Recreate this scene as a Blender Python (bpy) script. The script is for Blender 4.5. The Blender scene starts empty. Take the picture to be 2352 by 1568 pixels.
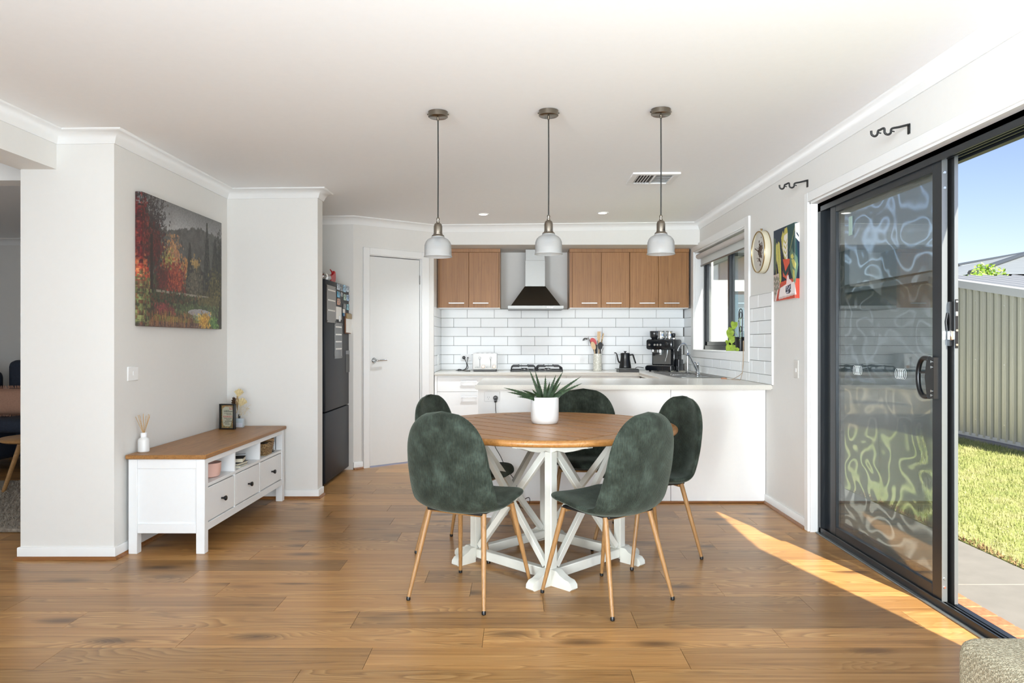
import bpy, bmesh, math, random
import numpy as np
from mathutils import Vector, Matrix, Euler
random.seed(7)
rng = np.random.RandomState(7)
PI = math.pi
SC = bpy.context.scene
COL = SC.collection

# ------------------------------------------------------------------ camera, sky, sun, lights, exposure
FOC, CX, CY, EYE = 1700.0, 1190.0, 784.0, 1.22          # focal length in pixels of the 2352 x 1568 frame
cd = bpy.data.cameras.new('camera')
cam = bpy.data.objects.new('camera', cd); COL.objects.link(cam)
cam.location = (0, 0, EYE); cam.rotation_euler = (PI/2, 0, 0)
cd.sensor_width = 36.0; cd.lens = FOC/2352*36.0
cd.shift_x = -(CX-1176)/2352; cd.clip_start = .05; cd.clip_end = 300
SC.camera = cam

SUN_DIR = Vector((-.25*.775, .968*.775, -.632)).normalized()   # direction the sunlight travels
world = bpy.data.worlds.new('sky'); SC.world = world; world.use_nodes = True
wn = world.node_tree.nodes; wl = world.node_tree.links
bg = wn['Background']
sky = wn.new('ShaderNodeTexSky'); sky.sky_type = 'NISHITA'; sky.sun_disc = False
sky.sun_elevation = math.radians(39); sky.sun_rotation = math.radians(165)
sky.air_density = 1.0; sky.dust_density = .5; sky.ozone_density = 2.0; sky.altitude = 50
sm = wn.new('ShaderNodeMix'); sm.data_type = 'RGBA'; sm.blend_type = 'MULTIPLY'; sm.inputs[0].default_value = 1; sm.inputs[7].default_value = (1.0, .89, .98, 1)   # faint lavender of the haze
wl.new(sky.outputs[0], sm.inputs[6]); wl.new(sm.outputs[2], bg.inputs[0]); bg.inputs[1].default_value = .20

def light(name, kind, loc, rot, energy, color=(1, 1, 1), size=1, size_y=None, **kw):
    d = bpy.data.lights.new(name, kind); d.energy = energy; d.color = color
    if kind == 'AREA':
        d.size = size
        if size_y: d.shape = 'RECTANGLE'; d.size_y = size_y
    for k, v in kw.items(): setattr(d, k, v)
    o = bpy.data.objects.new(name, d); COL.objects.link(o); o.location = loc; o.rotation_euler = rot
    return o
sun = light('sun', 'SUN', (3, -5, 8), (0, 0, 0), 15.0, (1.0, .94, .79), angle=math.radians(.6))
sun.rotation_euler = SUN_DIR.to_track_quat('-Z', 'Y').to_euler()
# added fill lamps out of view, made up to brighten the room evenly
light('ceiling_fill', 'AREA', (-.1, -1.4, .2), (math.radians(180-12), 0, 0), 325, (.52, .765, 1), 3.2, 2.6)  # added panel facing up to brighten the ceiling, no real source
light('rear_fill', 'AREA', (1.0, -5.4, 1.4), (math.radians(90), 0, math.radians(6)), 44, (1, .97, .92), 3.2, 2.0, spread=math.radians(64))  # added broad fill aimed at the kitchen from the far end
light('lounge_fill', 'AREA', (-6.4, 2.9, 1.3), (math.radians(90), 0, math.radians(-88)), 30, (.80, .91, 1), 1.6, 1.7)  # added fill on the lounge side, no window stands there
light('right_side_fill', 'AREA', (1.72, .5, 1.25), (math.radians(90), 0, math.radians(72)), 92, (.92, .95, .93), 1.6, 1.9)  # unseen fill added to lift the left wall
light('left_rear_fill', 'AREA', (-2.3, -3.6, 1.3), (math.radians(90), 0, math.radians(-31)), 88, (.88, .95, 1), 1.6, 1.8, spread=math.radians(60))  # unseen fill added to lift the right wall
SC.view_settings.view_transform = 'Standard'; SC.view_settings.look = 'None'
SC.view_settings.exposure = 0.0; SC.view_settings.gamma = 1.0
SC.view_settings.use_curve_mapping = False
SC.cycles.max_bounces = 10; SC.cycles.diffuse_bounces = 5; SC.cycles.transparent_max_bounces = 16
SC.cycles.use_denoising = True; SC.cycles.caustics_reflective = False; SC.cycles.caustics_refractive = False
SC.cycles.sample_clamp_indirect = 6

# ------------------------------------------------------------------ geometry helpers
def PX(px, py, Y): return Vector(((px-CX)/FOC*Y, Y, EYE-(py-CY)/FOC*Y))     # point at depth Y seen at a pixel
def FL(px, py, z=0.0): return PX(px, py, FOC*(EYE-z)/(py-CY))                   # the same on a level plane
def WX(px, py, X): return PX(px, py, FOC*X/(px-CX))                              # the same on a side wall
def ceil_z(x): return 2.40+.011*(x+2.27)

def lin(c):
    if isinstance(c, str):
        c = [int(c[i:i+2], 16) for i in (0, 2, 4)]
    return tuple(((v/255)/12.92 if v/255 <= .04045 else ((v/255+.055)/1.055)**2.4) for v in c)

def box(bm, x0, x1, y0, y1, z0, z1, bev=0.0, M=None):
    vs = [bm.verts.new(v) for v in ((x0,y0,z0),(x1,y0,z0),(x1,y1,z0),(x0,y1,z0),(x0,y0,z1),(x1,y0,z1),(x1,y1,z1),(x0,y1,z1))]
    fs = [bm.faces.new([vs[i] for i in f]) for f in ((3,2,1,0),(4,5,6,7),(0,1,5,4),(1,2,6,5),(2,3,7,6),(3,0,4,7))]
    if bev > 0:
        es = list({e for f in fs for e in f.edges})
        r = bmesh.ops.bevel(bm, geom=es, offset=bev, segments=2 if bev > .004 else 1, affect='EDGES', profile=.5)
        vs = list({v for f in r['faces'] for v in f.verts} | {v for v in vs if v.is_valid})
    if M is not None: bmesh.ops.transform(bm, matrix=M, verts=[v for v in vs if v.is_valid])
    return vs

def lathe(bm, prof, c=(0, 0, 0), seg=24, M=None, cap=True):
    rings = []
    new = []
    for r, z in prof:
        if r < 1e-6:
            v = bm.verts.new((c[0], c[1], c[2]+z)); rings.append([v]); new.append(v)
        else:
            rg = [bm.verts.new((c[0]+r*math.cos(2*PI*i/seg), c[1]+r*math.sin(2*PI*i/seg), c[2]+z)) for i in range(seg)]
            rings.append(rg); new += rg
    for a, b in zip(rings, rings[1:]):
        for i in range(seg):
            j = (i+1) % seg
            if len(a) == 1 and len(b) == 1: continue
            if len(a) == 1: bm.faces.new((a[0], b[j], b[i]))
            elif len(b) == 1: bm.faces.new((a[i], a[j], b[0]))
            else: bm.faces.new((a[i], a[j], b[j], b[i]))
    if cap:
        if len(rings[0]) > 2: bm.faces.new(rings[0][::-1])
        if len(rings[-1]) > 2: bm.faces.new(rings[-1])
    if M is not None: bmesh.ops.transform(bm, matrix=M, verts=new)
    return new

def tube(bm, pts, r, seg=8, closed=False):
    pts = [Vector(p) for p in pts]; n = len(pts)
    rr = r if isinstance(r, (list, tuple)) else [r]*n
    rings = []; up = None
    for i, p in enumerate(pts):
        if closed: t = pts[(i+1) % n]-pts[i-1]
        else: t = pts[min(i+1, n-1)]-pts[max(i-1, 0)]
        t.normalize()
        if up is None: up = Vector((0, 0, 1)) if abs(t.z) < .9 else Vector((1, 0, 0))
        a = t.cross(up)
        if a.length < 1e-4: a = t.orthogonal()
        a.normalize(); b = a.cross(t).normalized(); up = b
        rings.append([bm.verts.new(p+(a*math.cos(2*PI*k/seg)+b*math.sin(2*PI*k/seg))*rr[i]) for k in range(seg)])
    pr = list(zip(rings, rings[1:]))
    if closed: pr.append((rings[-1], rings[0]))
    for A, B in pr:
        for k in range(seg):
            bm.faces.new((A[k], A[(k+1) % seg], B[(k+1) % seg], B[k]))
    if not closed:
        bm.faces.new(rings[0][::-1]); bm.faces.new(rings[-1])

def prism(bm, poly, h0, h1, axis='z', M=None):
    """extrude a polygon: (u,v) pairs; axis = extrusion axis"""
    def P(u, v, h):
        return {'z': (u, v, h), 'y': (u, h, v), 'x': (h, u, v)}[axis]
    A = [bm.verts.new(P(u, v, h0)) for u, v in poly]; B = [bm.verts.new(P(u, v, h1)) for u, v in poly]
    n = len(poly)
    bm.faces.new(A[::-1]); bm.faces.new(B)
    for i in range(n):
        bm.faces.new((A[i], A[(i+1) % n], B[(i+1) % n], B[i]))
    if M is not None: bmesh.ops.transform(bm, matrix=M, verts=A+B)
    return A+B

def bezier(p0, p1, p2, p3, n=12):
    p0, p1, p2, p3 = map(Vector, (p0, p1, p2, p3))
    return [p0*(1-t)**3+p1*3*t*(1-t)**2+p2*3*t*t*(1-t)+p3*t**3 for t in [i/n for i in range(n+1)]]

def spline(pts, n=6):
    """Catmull-Rom through the points"""
    P = [Vector(p) for p in pts]; P = [P[0]*2-P[1]]+P+[P[-1]*2-P[-2]]; out = []
    for i in range(1, len(P)-2):
        for k in range(n):
            t = k/n
            out.append(.5*((2*P[i])+(P[i+1]-P[i-1])*t+(2*P[i-1]-5*P[i]+4*P[i+1]-P[i+2])*t*t+(3*P[i]-P[i-1]-3*P[i+1]+P[i+2])*t**3))
    out.append(P[-2]); return out

def rbox_poly(w, h, r, n=5, cx=0, cy=0):
    out = []
    for (sx, sy, a0) in ((1, 1, 0), (-1, 1, 90), (-1, -1, 180), (1, -1, 270)):
        for k in range(n+1):
            a = math.radians(a0+90*k/n)
            out.append((cx+sx*(w/2-r)+r*math.cos(a), cy+sy*(h/2-r)+r*math.sin(a)))
    return out

def NB(): return bmesh.new()

def mesh_from(bm, name, mats, angle=38, flip=True):
    if flip: bmesh.ops.recalc_face_normals(bm, faces=bm.faces[:])
    me = bpy.data.meshes.new(name); bm.to_mesh(me); bm.free()
    for m in (mats if isinstance(mats, (list, tuple)) else [mats]): me.materials.append(m)
    me.polygons.foreach_set('use_smooth', [True]*len(me.polygons))
    try: me.set_sharp_from_angle(angle=math.radians(angle))
    except Exception: pass
    return me

def thing(name, label, cat, loc=(0, 0, 0), rz=0.0, group=None):
    o = bpy.data.objects.new(name, None); COL.objects.link(o); o.empty_display_size = .1
    o.location = loc; o.rotation_euler = (0, 0, rz)
    o['label'] = label; o['category'] = cat
    if group: o['group'] = group
    return o

def root_of(o):
    while o.parent: o = o.parent
    return o

def part(name, bm, mat, parent, label=None, local=False, angle=38, kind=None, flip=True):
    """a part under a thing (or a sub-part under a part). World coordinates are brought into the thing's own frame unless local."""
    r = root_of(parent)
    if not local:
        M = Matrix.Translation(r.location) @ r.rotation_euler.to_matrix().to_4x4()
        bm.transform(M.inverted())
    o = bpy.data.objects.new(name, mesh_from(bm, name, mat, angle, flip)); COL.objects.link(o); o.parent = parent
    if label: o['label'] = label
    if kind: o['kind'] = kind
    return o

def single(name, bm, mat, label, cat, loc=None, group=None, kind=None, angle=38, flip=True):
    """a thing that is one mesh, in world coordinates; its origin is put at loc"""
    if loc is not None: bm.transform(Matrix.Translation(-Vector(loc)))
    o = bpy.data.objects.new(name, mesh_from(bm, name, mat, angle, flip)); COL.objects.link(o)
    if loc is not None: o.location = loc
    o['label'] = label; o['category'] = cat
    if group: o['group'] = group
    if kind: o['kind'] = kind
    return o

def struct(name, bm, mat, label, cat, **kw): return single(name, bm, mat, label, cat, kind='structure', **kw)

def dup(root, loc, rz, label, group=None, name=None):
    r = root.copy(); COL.objects.link(r); r.location = loc; r.rotation_euler = (0, 0, rz); r['label'] = label
    if group: r['group'] = group
    for ch in list(root.children):
        c = ch.copy(); COL.objects.link(c); c.parent = r
        for g in list(ch.children):
            d = g.copy(); COL.objects.link(d); d.parent = c
    return r

# ------------------------------------------------------------------ materials
class NT:
    def __init__(s, name):
        s.m = bpy.data.materials.new(name); s.m.use_nodes = True
        s.n = s.m.node_tree.nodes; s.l = s.m.node_tree.links
        s.b = s.n['Principled BSDF']; s.out = s.n['Material Output']
    def add(s, t, **kw):
        n = s.n.new(t)
        for k, v in kw.items():
            if hasattr(n, k) and not k.startswith('i_'): setattr(n, k, v)
        return n
    def link(s, a, b): s.l.new(a, b)
    def coords(s, scale=(1, 1, 1), rot=(0, 0, 0), rand=0.0, space='Object'):
        tc = s.add('ShaderNodeTexCoord'); src = tc.outputs[space]
        if rand:
            oi = s.add('ShaderNodeObjectInfo'); vm = s.add('ShaderNodeVectorMath', operation='ADD')
            sc = s.add('ShaderNodeMath', operation='MULTIPLY'); sc.inputs[1].default_value = rand
            s.link(oi.outputs['Random'], sc.inputs[0])
            s.link(src, vm.inputs[0]); s.link(sc.outputs[0], vm.inputs[1]); src = vm.outputs[0]
        mp = s.add('ShaderNodeMapping'); mp.inputs['Scale'].default_value = scale; mp.inputs['Rotation'].default_value = rot
        s.link(src, mp.inputs['Vector']); return mp.outputs[0]
    def noise(s, vec, scale=5, detail=4, rough=.5, dist=0):
        n = s.add('ShaderNodeTexNoise'); n.inputs['Scale'].default_value = scale; n.inputs['Detail'].default_value = detail
        n.inputs['Roughness'].default_value = rough; n.inputs['Distortion'].default_value = dist
        if vec is not None: s.link(vec, n.inputs['Vector'])
        return n.outputs['Fac']
    def ramp(s, fac, stops):
        r = s.add('ShaderNodeValToRGB'); e = r.color_ramp.elements
        while len(e) < len(stops): e.new(.5)
        for k, (p, c) in enumerate(stops): e[k].position = p; e[k].color = (*c, 1)
        s.link(fac, r.inputs[0]); return r.outputs[0]
    def bump(s, h, strength=.3, dist=.01):
        b = s.add('ShaderNodeBump'); b.inputs['Strength'].default_value = strength; b.inputs['Distance'].default_value = dist
        s.link(h, b.inputs['Height']); s.link(b.outputs[0], s.b.inputs['Normal']); return b
    def mix(s, fac, a, b, mode='MIX'):
        m = s.add('ShaderNodeMix', data_type='RGBA', blend_type=mode)
        for sock, v in ((m.inputs[0], fac), (m.inputs[6], a), (m.inputs[7], b)):
            if hasattr(v, 'links') or hasattr(v, 'is_linked'): s.link(v, sock)
            elif isinstance(v, tuple): sock.default_value = (*v, 1) if len(v) == 3 else v
            else: sock.default_value = v
        return m.outputs[2]

def pm(name, col, rough=.5, metal=0.0, spec=.5, noise=0.0, nscale=30, bump=0.0, bscale=200, **kw):
    """plain surface with faint procedural variation"""
    t = NT(name); c = lin(col) if not isinstance(col, tuple) or max(col) > 1 else col
    t.b.inputs['Roughness'].default_value = rough; t.b.inputs['Metallic'].default_value = metal
    t.b.inputs['Specular IOR Level'].default_value = spec
    v = t.coords()
    f = t.noise(v, nscale, 3)
    k = max(noise, .006)
    t.link(t.ramp(f, [(.3, tuple(x*(1-k) for x in c)), (.7, tuple(min(1, x*(1+k)) for x in c))]), t.b.inputs['Base Color'])
    if bump: t.bump(t.noise(v, bscale, 2), bump, .002)
    for k2, v2 in kw.items(): t.b.inputs[k2.replace('_', ' ')].default_value = v2
    return t.m

def wood(name, dark, mid, light_, along='x', scale=1.0, rough=.4, rand=0.0, var=.25, knots=0.0, rings=.5, bump=.08, spec=.5):
    t = NT(name); d, m_, l_ = lin(dark), lin(mid), lin(light_)
    st = {'x': (1, 9, 9), 'y': (9, 1, 9), 'z': (9, 9, 1)}[along]
    v = t.coords(tuple(a*scale for a in st), rand=rand)
    f1 = t.noise(v, 2.2, 8, .62, 1.2)
    v2 = t.coords(tuple(a*scale*(.55 if a == 1 else 4.2) for a in st), rand=rand)
    f2 = t.noise(v2, 2.0, 5, .6, .4)
    base = t.ramp(f1, [(.30, d), (.46, m_), (.62, m_), (.78, l_)])
    fine = t.ramp(f2, [(.32, tuple(x*.52 for x in m_)), (.5, m_), (.7, l_)])
    col = t.mix(.48, base, fine)
    if rings:
        v3 = t.coords(tuple(a*scale*(.95 if a == 1 else .62) for a in st), rand=rand)
        f3 = t.noise(v3, 1.3, 2, .4, .3)
        mu = t.add('ShaderNodeMath', operation='MULTIPLY'); mu.inputs[1].default_value = 26
        fr = t.add('ShaderNodeMath', operation='FRACT'); t.link(f3, mu.inputs[0]); t.link(mu.outputs[0], fr.inputs[0])
        msk = t.noise(t.coords(tuple(a*scale*(1.1 if a == 1 else .7) for a in st), rand=rand*1.7), 1.6, 1)
        mm = t.ramp(msk, [(.46, (0, 0, 0)), (.60, (rings, rings, rings))])
        rr = t.ramp(fr.outputs[0], [(.0, tuple(x*.55 for x in m_)), (.25, m_), (.85, l_), (1, tuple(x*.6 for x in m_))])
        col = t.mix(mm, col, rr)
    if knots:
        vo = t.add('ShaderNodeTexVoronoi'); vo.inputs['Scale'].default_value = 1.0
        kv = t.coords(tuple(a*scale*(2.0 if a == 1 else .62) for a in st), rand=rand*3.1); t.link(kv, vo.inputs['Vector'])
        kk = t.ramp(vo.outputs['Distance'], [(.05, (knots,)*3), (.22, (0, 0, 0))])
        col = t.mix(kk, col, tuple(x*.45 for x in d))
    if rand:
        oi = t.add('ShaderNodeObjectInfo')
        br = t.ramp(oi.outputs['Random'], [(0, (1-var,)*3), (.5, (1, .985, .97)), (1, (1+var*.6, 1+var*.55, 1+var*.5))])
        col = t.mix(1.0, col, br, 'MULTIPLY')
    t.link(col, t.b.inputs['Base Color'])
    t.b.inputs['Roughness'].default_value = rough; t.b.inputs['Specular IOR Level'].default_value = spec
    if bump: t.bump(f2, bump, .003)
    return t.m

def glass(name, col=(1, 1, 1), rough=0.0, ior=1.45):
    t = NT(name); t.b.inputs['Base Color'].default_value = (*col, 1)
    t.b.inputs['Transmission Weight'].default_value = 1; t.b.inputs['Roughness'].default_value = rough; t.b.inputs['IOR'].default_value = ior
    return t.m

def pane_mat(name, tint=(1, 1, 1), refl=.10, wave=0.0):
    """window pane: thin glass, clear straight through, with a mirror-like reflection that grows at grazing angles"""
    t = NT(name); t.n.remove(t.b)
    tr = t.add('ShaderNodeBsdfTransparent'); tr.inputs[0].default_value = (*tint, 1)
    gl = t.add('ShaderNodeBsdfGlossy'); gl.inputs['Roughness'].default_value = .01
    fr = t.add('ShaderNodeFresnel'); ge = t.add('ShaderNodeNewGeometry')
    io = t.add('ShaderNodeMath', operation='MULTIPLY_ADD'); io.inputs[1].default_value = 1/1.52-1.52; io.inputs[2].default_value = 1.52   # same reflection on both faces
    t.link(ge.outputs['Backfacing'], io.inputs[0]); t.link(io.outputs[0], fr.inputs['IOR'])
    mu = t.add('ShaderNodeMath', operation='MULTIPLY_ADD'); mu.inputs[1].default_value = 1.25; mu.inputs[2].default_value = refl*.3
    t.link(fr.outputs[0], mu.inputs[0])
    if wave:
        v = t.coords((1, 3, 2)); f = t.noise(v, 4, 2, .5, 1.5)
        b = t.add('ShaderNodeBump'); b.inputs['Strength'].default_value = wave; b.inputs['Distance'].default_value = .02
        t.link(f, b.inputs['Height']); t.link(b.outputs[0], gl.inputs['Normal'])
    mx = t.add('ShaderNodeMixShader'); t.link(mu.outputs[0], mx.inputs[0]); t.link(tr.outputs[0], mx.inputs[1]); t.link(gl.outputs[0], mx.inputs[2])
    t.link(mx.outputs[0], t.out.inputs[0]); return t.m

WALL = pm('wall_paint', 'E0DEDA', .75, bump=.04, bscale=260)
CEIL = pm('ceiling_paint', 'F4F4F4', .9)
WHITE = pm('white_gloss_trim', 'EAEAE9', .4)
LAM = pm('white_laminate', 'F0EFED', .3)
DOORW = pm('door_paint', 'E0E0DE', .4)
BENCH = pm('bench_laminate', 'CFCBC2', .22, noise=.05, nscale=160)
TILE = pm('white_glazed_tile', 'EEF0F1', .3, spec=.35)
GROUT = pm('grey_grout', '6E6C69', .9)
PLANK = wood('oak_plank', '664423', 'A87B49', 'CDA36B', 'x', .8, .30, rand=37.0, var=.30, knots=.8, rings=.5, bump=.05, spec=.38)
QUAD = wood('quad_wood', '5A3718', '845327', '9C6A38', 'x', 1, .4, rings=0)
CABW = wood('cabinet_veneer', '7C5228', '98693B', 'B1824F', 'z', 1.6, .45, rand=11, var=.06, rings=0, bump=.04)
TABLEW = wood('table_oak', '74481E', 'A9743C', 'C6955A', 'x', 1.3, .33, rand=19, var=.14, rings=.5, bump=.08)
PINE = wood('stained_pine', '6E4A22', '9A6B39', 'B2824C', 'y', 1.3, .4, knots=.5, rings=.4)
LEGW = wood('pale_oak_print', '76502A', '9C7346', 'B08A5B', 'z', 2.4, .42, rings=0)
CREAM = pm('distressed_cream_paint', 'D8D7CD', .45, noise=.05, nscale=9)
WPAINT = pm('white_furniture_paint', 'EAEBEC', .42)
STEEL = pm('brushed_steel', '868684', .42, 1.0)
CHROME = pm('chrome', 'C9CCCE', .08, 1.0)
NICKEL = pm('aged_nickel', '857D72', .26, 1.0)
BLACK = pm('black_plastic', '0E0F11', .3)
BLACKM = pm('matt_black', '141414', .55)
IRON = pm('cast_iron', '18181A', .5)
DFRAME = pm('charcoal_aluminium', '2A2E32', .35, .3)
ALU = pm('grey_aluminium', '84898C', .35, .7)
CORD = pm('black_cord', '121212', .6)
PORC = pm('white_ceramic', 'DAD9D7', .3)
HOODD = pm('hood_steel_dark_reflection', '5A5650', .22, 1.0)  # canopy steel, its dark reflection put into the base colour
FRIDGE = pm('dark_fridge_steel', '24272D', .45, .0, .22)
HANDLE = pm('satin_handle_steel', 'C4C4C2', .34, 1.0)
RED = pm('red_plastic', 'B5121B', .35)
GLASS = glass('clear_glass')

# ------------------------------------------------------------------ the shell of the room
XR, XL, YB = 1.875, -2.265, 8.317                # right wall, left wall, kitchen back wall
DY0, DY1, DZ = 1.85, 4.75, 2.10                  # sliding door opening
WY0, WY1, WZ0, WZ1 = 6.08, 7.85, 1.125, 2.166    # kitchen window opening
TTOP = 1.583                                     # top of the wall tiles

def sweep(bm, path, prof, zf=None, closed_prof=True):
    path = [Vector((p[0], p[1])) for p in path]; n = len(path); rings = []
    for i, p in enumerate(path):
        def nrm(a, b): d = (b-a).normalized(); return Vector((d.y, -d.x))
        if i == 0: m = nrm(path[0], path[1])
        elif i == n-1: m = nrm(path[-2], path[-1])
        else:
            a, b = nrm(path[i-1], p), nrm(p, path[i+1]); m = a+b; m = m/(m.dot(a))
        ring = []
        for d, z in prof:
            q = p+m*d
            ring.append(bm.verts.new((q.x, q.y, z+(zf(q.x) if zf else 0))))
        rings.append(ring)
    k = len(prof)
    for A, B in zip(rings, rings[1:]):
        for j in range(k if closed_prof else k-1):
            bm.faces.new((A[j], A[(j+1) % k], B[(j+1) % k], B[j]))
    bm.faces.new(rings[0]); bm.faces.new(rings[-1][::-1])

def piece(name, me, parent, loc, rz=0.0):
    o = bpy.data.objects.new(name, me); COL.objects.link(o); o.parent = parent; o.location = loc; o.rotation_euler = (0, 0, rz)
    return o

# floor and its boards
bm = NB(); box(bm, -7, XR+.06, -6.0, YB+.1, -.12, -.012)
floor = struct('floor', bm, PLANK, 'warm oak laminate floor of long boards laid across the room', 'floor')
PW = .1977
row_off = {-1: -.807, 0: -.58, 1: -.144, 2: -.715, 3: .117, 4: -.232, 5: -.472, 6: -.952, 7: -.28, 8: -1.28}
plank_cache = {}
for k in range(-3, 29):
    y0 = 2.754+PW*k
    x0 = row_off.get(k, rng.uniform(-1.2, 0)) - 1.2245*4
    left = -(CX+60)/FOC*(y0+PW)-.05
    right = XR+.045 if y0 < DY1 else (XR if y0 < 5.62 else -.31)
    if y0 > 7.0: right = -.86
    while x0 < right:
        a, b = max(x0, left), min(x0+1.2245, right)
        if b-a > .03:
            w = round(b-a, 3); key = w
            if key not in plank_cache:
                bm = NB(); box(bm, -w/2+.0006, w/2-.0006, -PW/2+.0006, PW/2-.0006, -.012, 0)
                plank_cache[key] = mesh_from(bm, 'plank', PLANK)
            piece('plank', plank_cache[key], floor, ((a+b)/2, y0+PW/2, 0))
        x0 += 1.2245

# ceiling
bm = NB(); v = [bm.verts.new((x, y, ceil_z(x)+dz)) for dz in (0, .1) for x, y in ((-7, -6.0), (2.07, -6.0), (2.07, 8.5), (-7, 8.5))]
for f in ((0, 1, 2, 3), (7, 6, 5, 4), (0, 4, 5, 1), (1, 5, 6, 2), (2, 6, 7, 3), (3, 7, 4, 0)): bm.faces.new([v[i] for i in f])
struct('ceiling', bm, CEIL, 'plain white plasterboard ceiling over the whole room', 'ceiling')

def wallbox(bm, x0, x1, y0, y1, z0=0, z1=2.5): box(bm, x0, x1, y0, y1, z0, z1)
bm = NB()
XO = 2.07
wallbox(bm, XR, XO, -6.0, DY0); wallbox(bm, XR, XO, DY0, DY1, DZ+.012, 2.5); wallbox(bm, XR, XO, DY1, WY0)
wallbox(bm, XR, XO, WY0, WY1, 0, WZ0); wallbox(bm, XR, XO, WY0, WY1, WZ1, 2.5); wallbox(bm, XR, XO, WY1, YB+.15)
wall_right = struct('wall_right', bm, WALL, 'light grey painted wall holding the glass door and the kitchen window', 'wall')
bm = NB(); wallbox(bm, -2.79, XL, 4.15, 5.90)
struct('wall_left', bm, WALL, 'light grey wall block with the autumn picture on it', 'wall')
bm = NB(); wallbox(bm, XL-.2, -1.56, 5.76, 5.90)
struct('wall_nib', bm, WALL, 'short light grey wall between the sideboard and the fridge', 'wall')
bm = NB(); wallbox(bm, -2.5, -2.32, 5.8, 7.2); prism(bm, [(-2.5, 7.05), (-1.57, 7.05), (-1.49, 7.20), (-2.5, 7.2)], 0, 2.5)
struct('wall_fridge_alcove', bm, WALL, 'grey alcove walls behind and beside the dark fridge', 'wall')
A0 = Vector((-1.57, 7.05)); UD = Vector((.7646, .6445)); LEN = .9155; AZ = math.atan2(UD.y, UD.x)
MA = Matrix.Translation((A0.x, A0.y, 0)) @ Matrix.Rotation(AZ, 4, 'Z')      # local x along the pantry wall, local y into it
D0, D1, DH = .168, .762, 2.06
bm = NB(); box(bm, 0, D0, 0, .1, 0, 2.5, M=MA); box(bm, D1, LEN, 0, .1, 0, 2.5, M=MA); box(bm, D0, D1, 0, .1, DH, 2.5, M=MA)
struct('wall_pantry', bm, WALL, 'angled grey wall around the white pantry door', 'wall')
bm = NB(); wallbox(bm, -1.02, -.874, 7.66, YB+.15)
wall_return = struct('wall_return', bm, WALL, 'narrow tiled side wall left of the kitchen bench', 'wall')
bm = NB(); wallbox(bm, -1.02, XO, YB+.002, YB+.15)
wall_back = struct('wall_back', bm, WALL, 'kitchen back wall with white tiles below the cupboards', 'wall')
bm = NB(); wallbox(bm, -.874, XR, 7.64, YB+.01, 2.219, 2.5)
struct('wall_bulkhead', bm, WALL, 'grey bulkhead over the kitchen cupboards', 'wall')
bm = NB(); wallbox(bm, -2.80, -2.588, -6.0, 4.16, 2.185, 2.5)
struct('wall_beam', bm, WALL, 'grey dropped beam above the opening to the lounge', 'beam')
bm = NB(); wallbox(bm, -7, -2.79, 4.35, 4.5, 2.166, 2.5)
struct('wall_lounge_bulkhead', bm, WALL, 'dropped bulkhead over the lounge behind the column', 'wall')
bm = NB(); wallbox(bm, -7, -2.3, 8.25, 8.4); wallbox(bm, -7.1, -7, -6.0, 8.4)
struct('wall_lounge', bm, WALL, 'grey walls of the lounge beyond the column', 'wall')
bm = NB(); wallbox(bm, -7, XO, -6.15, -6.0)
struct('wall_rear', bm, WALL, 'plain wall behind the viewer', 'wall')

# cornice, skirting
CP = [(0, 0), (0, -.072), (.008, -.072), (.012, -.062), (.020, -.042), (.034, -.023), (.054, -.012), (.066, -.010), (.072, -.004), (.072, 0)]
bm = NB()
sweep(bm, [(-2.588, -5.9), (-2.588, 4.15), (XL, 4.15), (XL, 5.76), (-1.56, 5.76), (-1.56, 5.9), (-2.3, 5.9), (-2.3, 7.05), (-1.57, 7.05), (-.874, 7.637)], CP, ceil_z)
struct('trim_1', bm, WHITE, 'white coved cornice along the beam, column and pantry walls', 'cornice', angle=50)
bm = NB(); sweep(bm, [(-.874, 7.64), (XR, 7.64), (XR, -5.9)], CP, ceil_z)
struct('trim_2', bm, WHITE, 'white coved cornice along the kitchen bulkhead and right wall', 'cornice', angle=50)
bm = NB(); sweep(bm, [(-7, 8.25), (-2.3, 8.25)], CP, ceil_z)
struct('trim_3', bm, WHITE, 'white cornice on the far lounge wall', 'cornice', angle=50)
SP = [(0, .018), (.012, .018), (.012, .064), (.009, .068), (0, .068)]
QP = [(0, 0), (.026, 0), (.024, .009), (.014, .018), (0, .019)]
def skirting(name, path, label):
    bm = NB(); sweep(bm, path, SP); s = struct(name, bm, WHITE, label, 'skirting board')
    bm = NB(); sweep(bm, path, QP); part('quad_bead', bm, QUAD, s, 'brown wooden bead along the floor')
skirting('baseboard_left', [(-2.79, 4.30), (-2.79, 4.15), (XL, 4.15), (XL, 5.76), (-1.56, 5.76), (-1.56, 5.9)], 'white skirting board around the column and the sideboard corner')
skirting('baseboard_pantry', [tuple(A0), tuple(A0+UD*.098)], 'short white skirting board left of the pantry door')
skirting('baseboard_right', [(XR, 5.60), (XR, DY1+.055)], 'short white skirting board between the peninsula and the glass door')
skirting('baseboard_lounge', [(-7, 8.25), (-2.9, 8.25)], 'white skirting board along the far lounge wall')

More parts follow.
